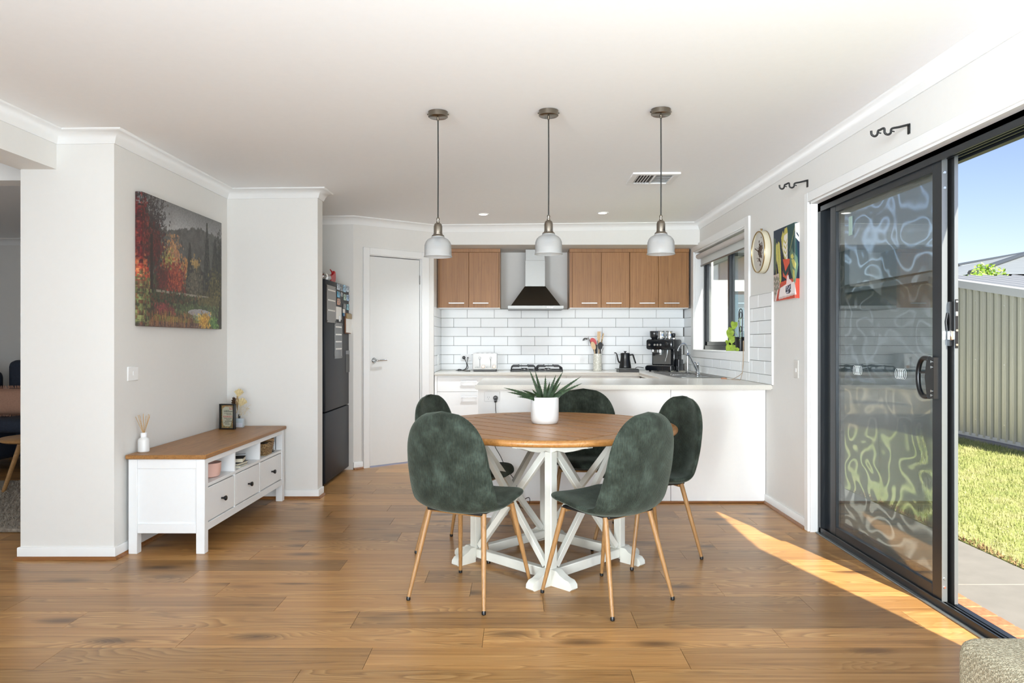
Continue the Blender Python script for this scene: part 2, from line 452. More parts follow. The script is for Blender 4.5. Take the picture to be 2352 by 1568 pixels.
# wall tiles
tile_cache = {}
def tile_me(w, h):
    key = (round(w, 3), round(h, 3))
    if key not in tile_cache:
        w, h = key; bm = NB(); a, b, e, t = w/2-.0016, h/2-.0016, .0022, .008
        o = [bm.verts.new(p) for p in ((-a, 0, -b), (a, 0, -b), (a, 0, b), (-a, 0, b))]
        m = [bm.verts.new((p.co.x, -t+.0018, p.co.z)) for p in o]
        i = [bm.verts.new((math.copysign(a-e, p.co.x), -t, math.copysign(b-e, p.co.z))) for p in o]
        for q in range(4):
            r = (q+1) % 4; bm.faces.new((o[q], o[r], m[r], m[q])); bm.faces.new((m[q], m[r], i[r], i[q]))
        bm.faces.new(i); tile_cache[key] = mesh_from(bm, 'tile', TILE)
    return tile_cache[key]
def tile_rect(parent, to_world, rz, u0, u1, z0, z1, start, regions):
    k = 0; z = z1
    while z > z0+.004:
        zb = max(z-.1022, z0); u = start-(.1515 if k % 2 else 0)-.606
        while u < u1:
            for (ra, rb, za, zb2) in regions:
                a, b, lo, hi = max(u, ra), min(u+.303, rb), max(zb, za), min(z, zb2)
                if b-a > .02 and hi-lo > .015:
                    piece('tile', tile_me(b-a, hi-lo), parent, to_world((a+b)/2, (lo+hi)/2), rz)
            u += .303
        z = zb; k += 1
bm = NB(); box(bm, -.874, XR, YB-.004, YB+.004, .9, TTOP+.002); part('grout', bm, GROUT, wall_back, 'dark grey grout between the tiles')
tile_rect(wall_back, lambda u, z: (u, YB-.003, z), 0, -.866, 1.867, .90, TTOP, -.874, [(-.866, 1.867, .9, TTOP)])
bm = NB()
box(bm, XR-.004, XR+.004, 5.45, 5.972, .9, TTOP+.001); box(bm, XR-.004, XR+.004, 7.95, YB, .9, TTOP+.001); box(bm, XR-.004, XR+.004, 5.97, 7.96, .9, 1.056)
part('grout', bm, GROUT, wall_right, 'grey grout between the tiles')
tile_rect(wall_right, lambda u, z: (XR-.003, u, z), -PI/2, 5.445, YB-.01, .90, TTOP, 5.443, [(5.445, 5.97, .9, TTOP), (5.97, 7.95, .9, 1.055), (7.95, YB-.012, .9, TTOP)])
bm = NB(); box(bm, XR-.014, XR+.002, 5.43, 5.445, .9, TTOP+.004, .003); part('tile_edge_trim', bm, WHITE, wall_right, 'white edge strip where the tiles end')
bm = NB(); box(bm, -.878, -.870, 7.665, YB, .9, TTOP); part('grout', bm, GROUT, wall_return)
tile_rect(wall_return, lambda u, z: (-.873, u, z), PI/2, 7.665, YB-.01, .90, TTOP, YB-.01-.606, [(7.668, YB-.01, .9, TTOP)])

# pantry door
d1 = bpy.data.objects.new('door_1', None); COL.objects.link(d1); d1.location = (A0.x, A0.y, 0); d1.rotation_euler = (0, 0, AZ)
d1['kind'] = 'structure'; d1['label'] = 'plain white flush pantry door in the angled wall'; d1['category'] = 'door'
bm = NB(); aw = .068
for x0, x1, z0, z1 in ((D0-aw, D0, 0, DH+aw), (D1, D1+aw+.02, 0, DH+aw), (D0, D1, DH, DH+aw)): box(bm, x0, x1, -.018, .001, z0, z1, .003)
box(bm, D0, D0+.004, -.001, .1, 0, DH); box(bm, D1-.012, D1, -.001, .1, 0, DH); box(bm, D0, D1, -.001, .1, DH-.006, DH)
part('architrave', bm, WHITE, d1, local=True)
bm = NB(); box(bm, D0+.006, D1-.018, .006, .041, .012, DH-.014, .002); leaf = part('leaf', bm, DOORW, d1, local=True)
MH = Matrix.Translation((D0+.057, .006, 1.036))
bm = NB(); lathe(bm, [(.026, 0), (.026, .006), (.022, .01), (0, .01)], seg=24, M=MH @ Matrix.Rotation(PI/2, 4, 'X'))
part('handle_rose', bm, CHROME, leaf, 'round chrome rose', local=True)
bm = NB(); tube(bm, [MH @ Vector(p) for p in spline([(0, 0, 0), (0, -.035, 0), (.012, -.05, 0), (.05, -.052, .001), (.115, -.048, .004)], 5)], .0085, 10)
part('handle_lever', bm, CHROME, leaf, 'chrome lever handle', local=True)
for z in (1.80, .30):
    bm = NB(); lathe(bm, [(.006, 0), (.006, .09)], (D1-.014, .004, z), 10); part('hinge', bm, STEEL, d1, local=True)

# kitchen window
w1 = bpy.data.objects.new('window_1', None); COL.objects.link(w1); w1.location = (XR, (WY0+WY1)/2, WZ0)
w1['kind'] = 'structure'; w1['label'] = 'sliding kitchen window with dark frame above the sink'; w1['category'] = 'window'
bm = NB(); a = .10; ay = .11
for y0, y1, z0, z1 in ((WY0-ay, WY0, WZ0-.07, WZ1+.07), (WY1, WY1+a, WZ0-.07, WZ1+.07), (WY0, WY1, WZ1, WZ1+.07), (WY0, WY1, WZ0-.07, WZ0)):
    box(bm, XR-.018, XR+.001, y0, y1, z0, z1, .003)
part('architrave', bm, WHITE, w1)
bm = NB(); t = .012
box(bm, XR-.002, XO-.07, WY0, WY0+t, WZ0, WZ1); box(bm, XR-.002, XO-.07, WY1-t, WY1, WZ0, WZ1)
box(bm, XR-.002, XO-.07, WY0, WY1, WZ1-t, WZ1); part('reveal', bm, WHITE, w1)
bm = NB(); box(bm, XR-.022, XO-.07, WY0, WY1, WZ0-.004, WZ0+.012, .003); part('sill', bm, WHITE, w1)
XW = 1.985; ym = 6.96; f = .042
bm = NB()
for y0, y1, z0, z1 in ((WY0+t, WY0+t+f, WZ0+.012, WZ1-t), (WY1-t-f, WY1-t, WZ0+.012, WZ1-t), (WY0+t, WY1-t, WZ0+.012, WZ0+.012+f), (WY0+t, WY1-t, WZ1-t-f, WZ1-t)):
    box(bm, XW-.02, XW+.05, y0, y1, z0, z1, .002)
part('frame', bm, DFRAME, w1)
for nm, y0, y1, xo in (('sliding_sash', ym-.03, WY1-t-f, -.008), ('fixed_sash', WY0+t+f, ym+.03, .022)):
    bm = NB(); s_ = .05; z0, z1 = WZ0+.054, WZ1-t-f
    for a0, a1, b0, b1 in ((y0, y0+s_, z0, z1), (y1-s_, y1, z0, z1), (y0, y1, z0, z0+s_*.8), (y0, y1, z1-s_*.8, z1)):
        box(bm, XW+xo, XW+xo+.026, a0, a1, b0, b1, .002)
    sa = part(nm, bm, DFRAME, w1)
    bm = NB(); box(bm, XW+xo+.011, XW+xo+.015, y0+s_-.004, y1-s_+.004, z0+.03, z1-.03); part('pane', bm, None or pane_mat('window_pane', (.93, .97, .97), .05), sa)

# glass sliding door
d2 = bpy.data.objects.new('door_2', None); COL.objects.link(d2); d2.location = (1.95, 3.3, 0)
d2['kind'] = 'structure'; d2['label'] = 'charcoal framed glass sliding door pushed open to the garden'; d2['category'] = 'door'
XF0, XF1 = 1.918, 2.05
bm = NB()
box(bm, XR-.018, XR+.001, DY1, DY1+.055, 0, DZ+.075, .003); box(bm, XR-.018, XR+.001, DY0, DY1, DZ+.012, DZ+.075, .003)
box(bm, XR-.018, XR+.001, DY0-.055, DY0, 0, DZ+.075, .003)
box(bm, XR-.004, XF0+.01, DY1-.012, DY1+.002, 0, DZ+.012); box(bm, XR-.004, XF0+.01, DY0-.002, DY0+.012, 0, DZ+.012); box(bm, XR-.004, XF0+.01, DY0, DY1, DZ, DZ+.014)
part('architrave', bm, WHITE, d2)
bm = NB()
box(bm, XF0, XF1, DY1-.058, DY1-.01, 0, DZ, .002); box(bm, XF0, XF1, DY0+.01, DY0+.058, 0, DZ, .002)
box(bm, XF0, XF0+.012, DY0, DY1-.012, 2.045, DZ, .001); box(bm, XF0+.034, XF0+.044, DY0, DY1-.012, 2.05, DZ); box(bm, XF0+.066, XF0+.074, DY0, DY1-.012, 2.05, DZ); box(bm, XF0+.10, XF1, DY0, DY1-.012, 2.045, DZ)
box(bm, XF0, XF1, DY0, DY1-.012, 2.075, DZ)
part('frame', bm, DFRAME, d2)
bm = NB()
box(bm, XF0, XF1-.002, DY0+.01, DY1-.03, -.012, .003); box(bm, XF0, XF0+.010, DY0+.01, DY1-.03, 0, .040, .002)
for dx, hz_ in ((.030, .034), (.058, .020), (.092, .007)): box(bm, XF0+dx, XF0+dx+.004, DY0+.01, DY1-.03, 0, hz_)
part('sill_track', bm, DFRAME, d2)
bm = NB(); box(bm, XF0-.022, XF0, DY0+.01, DY1-.03, 0, .008, .002); part('floor_edge_strip', bm, ALU, d2)
PY0, PY1, PX0 = 3.375, 4.665, 1.932
def panel(nm, x0, th, y0, y1, z0, z1, st, rl, mat, label=None):
    bm = NB()
    box(bm, x0, x0+th, y0, y0+st, z0, z1, .0025); box(bm, x0, x0+th, y1-st, y1, z0, z1, .0025)
    box(bm, x0, x0+th, y0+st, y1-st, z0, z0+rl, .0025); box(bm, x0, x0+th, y0+st, y1-st, z1-rl, z1, .0025)
    return part(nm, bm, mat, d2, label)
gp = panel('glass_panel', PX0, .026, PY0, PY1-.085, .03, 2.07, .078, .062, DFRAME)
DOORGLASS = pane_mat('tinted_door_glass', (.91, .955, .96), .08)
bm = NB(); box(bm, PX0+.010, PX0+.016, PY0+.074, PY1-.085-.074, .09, 2.012); part('pane', bm, DOORGLASS, gp, 'tinted glass pane with wavy reflections')
bm = NB(); box(bm, PX0-.001, PX0+.024, PY0-.003, PY0, .035, 2.065); part('edge_strip', bm, ALU, gp, 'pale grey aluminium edge strip')
bm = NB()
for z in (.10, .14, 1.92, 1.99):
    lathe(bm, [(.0055, 0), (.0055, .003), (0, .003)], seg=10, M=Matrix.Translation((PX0+.011, PY0-.003, z)) @ Matrix.Rotation(PI/2, 4, 'X'))
part('screws', bm, CHROME, gp)
# handle of the glass panel
bm = NB(); hz, hy = 1.052, PY0+.045
prism(bm, [(y, z) for y, z in ((hy-.030, hz-.095), (hy+.028, hz-.095), (hy+.040, hz-.03), (hy+.048, hz+.0), (hy+.040, hz+.04), (hy+.028, hz+.095), (hy-.030, hz+.095))], PX0-.028, PX0, 'x')
loop = [(hy+.02, hz-.088), (hy+.075, hz-.088), (hy+.108, hz-.055), (hy+.118, hz), (hy+.108, hz+.055), (hy+.075, hz+.088), (hy+.02, hz+.088)]
tube(bm, spline([(PX0-.020, y, z) for y, z in loop], 5), .0115, 10)
tube(bm, [(PX0-.020, hy+.03, hz+.025), (PX0-.020, hy+.10, hz+.022)], .006, 8)
part('handle', bm, BLACK, gp, 'black D-shaped pull handle')
bm = NB()
for z in (hz-.08, hz-.06, hz+.05, hz+.075): lathe(bm, [(.006, 0), (.006, .003), (0, .003)], seg=10, M=Matrix.Translation((PX0-.028, hy-.012, z)) @ Matrix.Rotation(-PI/2, 4, 'Y'))
part('handle_screws', bm, CHROME, gp)
# safety marks on the glass: overlapping rings
for yc, nm in ((4.234, 'safety_mark'), (3.757, 'safety_mark')):
    bm = NB()
    for k in range(5):
        y = yc+(k-2)*.017
        tube(bm, [(PX0+.0095, y+.021*math.cos(2*PI*j/20), 1.056+.026*math.sin(2*PI*j/20)) for j in range(20)], .0011, 4, closed=True)
    part(nm, bm, pm('sticker_white', 'DDE3E3', .5), gp, 'white decal of five overlapping rings')
bm = NB(); box(bm, PX0+.0085, PX0+.0098, 4.30, 4.345, 1.84, 1.95); part('glass_label', bm, pm('pale_label', '9DB5AC', .6), gp, 'pale green sticker near the top of the glass')
# insect screen and fixed panel behind it
sp = panel('screen_panel', 1.968, .016, PY0-.035, PY1-.01, .03, 2.07, .055, .05, BLACKM)
t = NT('insect_mesh'); t.n.remove(t.b)
tr = t.add('ShaderNodeBsdfTransparent'); d1_ = t.add('ShaderNodeBsdfDiffuse'); d1_.inputs[0].default_value = (.09, .105, .105, 1); d2_ = t.add('ShaderNodeBsdfTranslucent'); d2_.inputs[0].default_value = (.045, .055, .055, 1); df = t.add('ShaderNodeAddShader'); t.link(d1_.outputs[0], df.inputs[0]); t.link(d2_.outputs[0], df.inputs[1])
mx = t.add('ShaderNodeMixShader')
# two layers of fine mesh beat against each other: their combined openness swings in swirling bands
v = t.coords((1, .52, .80)); f = t.noise(v, 8.5, .6, .35, .5)
mu = t.add('ShaderNodeMath', operation='MULTIPLY'); mu.inputs[1].default_value = 30; t.link(f, mu.inputs[0])
sn = t.add('ShaderNodeMath', operation='SINE'); t.link(mu.outputs[0], sn.inputs[0])
n0 = t.noise(v, 1.7, 1); ad = t.add('ShaderNodeMath', operation='MULTIPLY'); t.link(sn.outputs[0], ad.inputs[0]); t.link(n0, ad.inputs[1])
t.link(t.ramp(ad.outputs[0], [(0, (.58,)*3), (.22, (.42,)*3), (.55, (.08,)*3)]), mx.inputs[0])
t.link(tr.outputs[0], mx.inputs[1]); t.link(df.outputs[0], mx.inputs[2]); t.link(mx.outputs[0], t.out.inputs[0])
bm = NB(); box(bm, 1.9755, 1.9765, PY0+.015, PY1-.06, .075, 2.025); part('insect_mesh', bm, t.m, sp, 'fine dark insect mesh')
bm = NB(); box(bm, 1.968, 1.984, PY0-.038, PY0-.035, .035, 2.065); part('edge_strip', bm, ALU, sp, 'pale grey aluminium edge strip')
bm = NB(); yy = PY0-.036
box(bm, 1.969, 1.983, yy-.005, yy, .97+.22, 1.19+.22, .001); part('lock_plate', bm, BLACK, sp, 'black lock plate on the screen edge')
bm = NB()
for z in (1.205, 1.27, 1.40): lathe(bm, [(.005, 0), (.005, .003), (0, .003)], seg=10, M=Matrix.Translation((1.976, yy-.005, z)) @ Matrix.Rotation(PI/2, 4, 'X'))
box(bm, 1.972, 1.980, yy-.008, yy-.004, 1.335, 1.355)
part('lock_screws', bm, CHROME, sp)
bm = NB(); prism(bm, [(yy+.014, 1.20), (yy+.04, 1.20), (yy+.05, 1.26), (yy+.046, 1.33), (yy+.03, 1.40), (yy+.014, 1.40)], 1.955, 1.968, 'x')
tube(bm, [(1.955, yy+.03, 1.35), (1.948, yy+.03, 1.31), (1.952, yy+.03, 1.27)], .005, 8); part('snib_lever', bm, BLACK, sp, 'small black latch lever')
bm = NB(); box(bm, 1.952, 1.985, yy+.002, yy+.03, .245+.98, .985+.285, .004); part('latch_barrel', bm, CHROME, sp, 'chrome latch barrel')
fp = panel('fixed_panel', 2.008, .034, PY0+.06, PY1+.02, .03, 2.07, .06, .06, BLACKM)
FIXG = pane_mat('fixed_door_glass', (.94, .96, .96), .06, wave=.6)
bm = NB(); box(bm, 2.022, 2.028, PY0+.115, PY1-.035, .085, 2.015); part('pane', bm, FIXG, fp)

# ------------------------------------------------------------------ dining table
TCX, TCY, TR, TZ = .165, 4.13, .712, .760
tb = thing('dining_table', 'round oak dining table on a cream painted trestle base with crossed braces', 'table', (TCX, TCY, 0), PI/4)
def circ_strip(x0, x1, y0, y1, R, n=14):
    """outline of (strip) intersected with a circle, local coordinates"""
    import itertools
    pts = []
    def cl(p): return p
    xs = [x0+(x1-x0)*i/n for i in range(n+1)]
    top = []; bot = []
    for x in xs:
        if abs(x) >= R: continue
        c = math.sqrt(R*R-x*x); a, b = min(y1, c), max(y0, -c)
        if a > b: top.append((x, a)); bot.append((x, b))
    return bot+top[::-1]
bw = .124; xe = -bw*5.5
RB = TR-.020
for k in range(11):
    p = circ_strip(xe+k*bw+.005, xe+(k+1)*bw-.005, -.545, .545, RB)
    if len(p) < 6: continue
    bm = NB(); prism(bm, p, TZ-.03, TZ-.0)
    o = part('board', bm, TABLEW, tb, local=True)
    o.data.transform(Matrix.Rotation(PI/2, 4, 'Z')); o.rotation_euler = (0, 0, -PI/2)
for s in (-1, 1):
    a, b = (.554, .72) if s > 0 else (-.72, -.554)
    p = circ_strip(-.6, .6, a, b, RB, 30); bm = NB(); prism(bm, p, TZ-.03, TZ)
    part('breadboard_end', bm, TABLEW, tb, local=True)
bm = NB()
prof = [(RB+.0006, TZ-.0335)]+[(TR-.0165+.0165*math.cos(a), TZ-.0165+.0168*math.sin(a)) for a in [-PI/2+PI*i/8 for i in range(9)]]+[(RB+.0006, TZ+.0003)]
rg = [(r, z) for r, z in prof]+[prof[0]]
lathe(bm, rg, seg=96, cap=False); bmesh.ops.remove_doubles(bm, verts=bm.verts[:], dist=1e-6)
part('rounded_edge', bm, TABLEW, tb, 'rounded oak edge', local=True)
ph, pc = .0235, .283
def ogee(L, h0, h1):
    return [(0, 0), (L-.012, 0), (L, .010), (L-.002, h1*.62), (L*.86, h1), (L*.66, h1*1.10), (L*.42, h0*.78), (L*.26, h0*.98), (0, h0)]
for sx in (-1, 1):
    for sy in (-1, 1):
        bm = NB(); box(bm, sx*pc-ph, sx*pc+ph, sy*pc-ph, sy*pc+ph, .03, TZ-.033, .004)
        leg = part('leg', bm, CREAM, tb, local=True)
        for ax in (0, 1):
            bm = NB(); L = .135; pl = ogee(L, .082, .046)
            prism(bm, pl, -.0235, .0235, 'y')                # along +x
            M = Matrix.Translation((sx*(pc+ph-.002), sy*pc, 0)) @ Matrix.Scale(sx, 4, (1, 0, 0)) if ax == 0 else \
                Matrix.Translation((sx*pc, sy*(pc+ph-.002), 0)) @ Matrix.Rotation(PI/2*sy, 4, 'Z')
            bm.transform(M); bmesh.ops.bevel(bm, geom=[e for e in bm.edges if e.calc_face_angle(0) > 1.2], offset=.003, segments=1, affect='EDGES')
            part('foot', bm, CREAM, leg, local=True)
            bm = NB(); L2 = .235; pl = [(x, TZ-.034-z) for x, z in [(0, 0), (L2, 0), (L2, .018), (L2*.86, .022), (L2*.62, .040), (L2*.38, .052), (L2*.16, .048), (0, .062)]]
            prism(bm, pl, -.019, .019, 'y'); bm.transform(M); part('bracket', bm, CREAM, leg, local=True)
for k in range(4):
    Mr = Matrix.Rotation(k*PI/2, 4, 'Z'); w = pc-ph
    bm = NB(); box(bm, -w-.001, w+.001, -pc-.020, -pc+.020, .024, .074, .003, M=Mr); part('rail', bm, CREAM, tb, local=True)
    bm = NB(); box(bm, -w-.001, w+.001, -pc-.016, -pc+.016, TZ-.088, TZ-.034, .003, M=Mr); part('apron', bm, CREAM, tb, local=True)
    h0, h1 = .074, TZ-.088; ang = math.atan2(h1-h0, 2*w); LL = math.hypot(h1-h0, 2*w)-.03
    for s in (-1, 1):
        bm = NB(); box(bm, -LL/2, LL/2, -.0135+.001*s, .0135+.001*s, -.0165, .0165, .002, M=Mr @ Matrix.Translation((0, -pc, (h0+h1)/2)) @ Matrix.Rotation(s*ang, 4, 'Y'))
        part('brace', bm, CREAM, tb, local=True)

# ------------------------------------------------------------------ dining chairs
t = NT('green_corduroy_velvet')
v = t.coords(); n1 = t.noise(v, 14, 4, .6); n2 = t.noise(t.coords((60, 60, 9)), 3, 3, .6)
c0 = t.ramp(n1, [(.28, lin('21251E')), (.52, lin('313830')), (.76, lin('475148'))])
c1 = t.ramp(n2, [(.3, (.62, .62, .62)), (.7, (1.2, 1.2, 1.2))])
t.link(t.mix(1.0, c0, c1, 'MULTIPLY'), t.b.inputs['Base Color'])
t.b.inputs['Roughness'].default_value = .78; t.b.inputs['Sheen Weight'].default_value = .35; t.b.inputs['Sheen Roughness'].default_value = .35
t.b.inputs['Sheen Tint'].default_value = (*lin('B9C4B6'), 1); t.b.inputs['Specular IOR Level'].default_value = .15
wv = t.add('ShaderNodeTexWave', wave_type='BANDS', bands_direction='X'); wv.inputs['Scale'].default_value = 62; wv.inputs['Distortion'].default_value = .25
t.link(v, wv.inputs['Vector']); t.bump(wv.outputs['Fac'], .55, .0016)
VELVET = t.m

def chair_shell():
    key = [(.238, .440), (.222, .457), (.17, .468), (.08, .463), (-.02, .450), (-.10, .441), (-.165, .446), (-.205, .478), (-.226, .54), (-.242, .63), (-.262, .74), (-.280, .83), (-.292, .897)]
    prof = spline([(0, y, z) for y, z in key], 5); n = len(prof)
    s = [0]
    for a, b in zip(prof, prof[1:]): s.append(s[-1]+(b-a).length)
    S = s[-1]; NU = 20
    def hw(q):
        L0, L1 = .14, .205
        pts = [(0, .200), (.13, .216), (.24, .226), (.40, .230), (.52, .230), (.64, .222), (.78, .209), (.92, .203)]
        w = np.interp(q, [p[0] for p in pts], [p[1] for p in pts])
        if q < L0: w *= max(0, 1-((L0-q)/L0)**2.6)**(1/2.6)
        if S-q < L1: w *= max(0, 1-((L1-(S-q))/L1)**2.3)**(1/2.3)
        return max(w, .0)
    bm = NB(); F = []; B = []
    for i in range(n):
        p = prof[i]; t_ = (prof[min(i+1, n-1)]-prof[max(i-1, 0)]).normalized(); nr = Vector((0, t_.z, -t_.y))   # towards the sitter
        if nr.z < 0 and i < n*.4: nr = -nr
        q = s[i]; w = hw(q); rF = []; rB = []
        back = min(1, max(0, (q-.38)/.18)); e_end = min(1, max(0.0, min(q/.05, (S-q)/.06)))
        bend = math.exp(-((q-.46)/.10)**2)
        for j in range(NU+1):
            u = -1+2*j/NU; uu = math.sin(u*PI/2)
            au = abs(uu)
            curl = au**2.2*((1-back)*.012+back*.034+bend*.030)
            th = .040*math.sqrt(max(0, 1-au**7))*math.sqrt(max(e_end, .0))*(1+.15*bend)
            c = Vector((uu*w, p.y, p.z))+nr*curl
            pin = 0 if (j in (0, NU)) else 1
            rF.append(c+nr*th*.5*pin); rB.append(c-nr*th*.5*pin*1.15)
        F.append([bm.verts.new(x) for x in rF]); B.append([bm.verts.new(x) for x in rB])
    for i in range(n-1):
        for j in range(NU):
            for G in (F, B):
                bm.faces.new((G[i][j], G[i][j+1], G[i+1][j+1], G[i+1][j]))
    for i in (0, n-1):
        for j in range(NU): bm.faces.new((F[i][j], F[i][j+1], B[i][j+1], B[i][j]))
    bmesh.ops.remove_doubles(bm, verts=bm.verts[:], dist=.0006)
    bmesh.ops.dissolve_degenerate(bm, edges=bm.edges[:], dist=1e-5)
    return bm
def make_chair(label):
    r = thing('dining_chair', label, 'chair', (0, 0, 0), 0, 'green velvet chairs around the round table')
    part('seat_shell', chair_shell(), VELVET, r, 'dark green ribbed velvet seat and rounded backrest in one', local=True, angle=60)
    bm = NB(); box(bm, -.15, .15, -.16, .15, .418, .434, .004); part('seat_plate', bm, BLACKM, r, 'black plate under the seat', local=True)
    for sx in (-1, 1):
        for y0, y1 in ((.14, .2325), (-.135, -.2325)):
            top, bot = Vector((sx*.148, y0, .424)), Vector((sx*.205, y1, .012))
            bm = NB(); tube(bm, [top, top.lerp(bot, .5), bot], [.0130, .0118, .0088], 12); lg = part('leg', bm, LEGW, r, local=True)
            bm = NB(); tube(bm, [bot+(top-bot)*.012, bot, Vector((bot.x, bot.y, .003)), Vector((bot.x, bot.y, 0))], [.0092, .0100, .0100, .0075], 12)
            part('rubber_tip', bm, BLACK, lg, 'black rubber tip', local=True)
    for y0 in (.13, -.125):
        bm = NB(); tube(bm, [(-.145, y0, .414), (.145, y0, .414)], .010, 8); part('cross_bar', bm, LEGW, r, local=True)
    return r
ch0 = make_chair('green velvet dining chair seen from behind at the left front of the round table')
def put_chair(o, x, y, fx, fy): o.location = (x, y, 0); o.rotation_euler = (0, 0, math.atan2(-fx, fy))
put_chair(ch0, -.2285, 3.6035, .46, .89)
G5 = 'green velvet chairs around the round table'
def rz(fx, fy): return math.atan2(-fx, fy)
dup(ch0, (.4236, 3.544, 0), rz(-.634, .773), 'green velvet dining chair seen from behind at the right front of the table', G5)
dup(ch0, (.730, 4.2315, 0), rz(-.894, -.42), 'green velvet dining chair right of the table, facing left, before the white peninsula', G5)
dup(ch0, (-.29, 4.353, 0), rz(.91, -.41), 'green velvet dining chair left of the table, half hidden behind the left front chair', G5)
dup(ch0, (.42, 4.75, 0), rz(-.08, -1), 'green velvet dining chair on the far side of the table, behind the aloe', G5)

# ------------------------------------------------------------------ aloe in a white pot
pc_ = Vector((.150, 4.165, TZ))
pot = thing('potted_aloe', 'spiky green aloe in a white pot on the round table', 'plant', pc_)
bm = NB(); lathe(bm, [(0, .0), (.064, 0), (.070, .004), (.0775, .020), (.0785, .04), (.0785, .146), (.0765, .149), (.0735, .147), (.0735, .125), (0, .125)], pc_, 40); part('pot', bm, PORC, pot, 'plain white cylindrical pot')
bm = NB(); lathe(bm, [(.073, .124), (.05, .131), (0, .134)], pc_, 24); part('soil', bm, pm('potting_soil', '2B2119', .95, bump=.6, bscale=120), pot)
ALOE = NT('aloe_leaf'); v = ALOE.coords(); nn = ALOE.noise(v, 60, 2)
ALOE.link(ALOE.ramp(nn, [(.3, lin('1A2814')), (.6, lin('293C20')), (.8, lin('3F5534'))]), ALOE.b.inputs['Base Color']); ALOE.b.inputs['Roughness'].default_value = .55; ALOE.b.inputs['Specular IOR Level'].default_value = .25
tips = [(1157, 890, -.02), (1165, 900, -.07), (1188, 911, -.10), (1216, 849, .03), (1229, 851, .07), (1253, 862, -.03), (1222, 894, -.06), (1277, 860, -.02), (1293, 853, .06), (1288, 877, -.06), (1334, 865, .02), (1337, 880, -.06), (1263, 876, .09), (1300, 895, .11), (1200, 896, .12)]
for px, py, dy in tips:
    tip = PX(px, py, pc_.y+dy); b0 = pc_+Vector((max(-.035, min(.035, (tip.x-pc_.x)*.22)), dy*.35, .126))
    mid = b0.lerp(tip, .5)+Vector((0, 0, .012 if abs(tip.x-pc_.x) > .1 else 0))-(tip-b0).cross(Vector((0, 1, 0))).normalized()*.0
    lp = bezier(b0, b0.lerp(mid, .6)+Vector((0, 0, .01)), mid.lerp(tip, .4), tip, 12); bm = NB(); prev = None; rings = []
    for i, p in enumerate(lp):
        q = i/12; w = .0105*(1-q**1.5)*(.75+.6*math.sin(min(1, q*2.2+.35)*PI*.5)*.5)+.0006
        tg = (lp[min(i+1, 12)]-lp[max(i-1, 0)]).normalized(); sd = tg.cross(Vector((0, -1, .35))).normalized(); up = sd.cross(tg).normalized()
        rings.append([bm.verts.new(p+sd*w), bm.verts.new(p+up*w*.18), bm.verts.new(p-sd*w), bm.verts.new(p-up*w*.62)])
        if 0 < i < 11 and w > .003:
            for sg in (-1, 1):
                a = p+sd*w*sg*.95; bmv = [bm.verts.new(a+tg*.0022), bm.verts.new(a-tg*.0022), bm.verts.new(a+sd*sg*.0028+tg*.001)]; bm.faces.new(bmv)
    for A, B in zip(rings, rings[1:]):
        for k in range(4): bm.faces.new((A[k], A[(k+1) % 4], B[(k+1) % 4], B[k]))
    bm.faces.new(rings[0][::-1]); bm.faces.new(rings[-1])
    part('leaf', bm, ALOE.m, pot, angle=70)

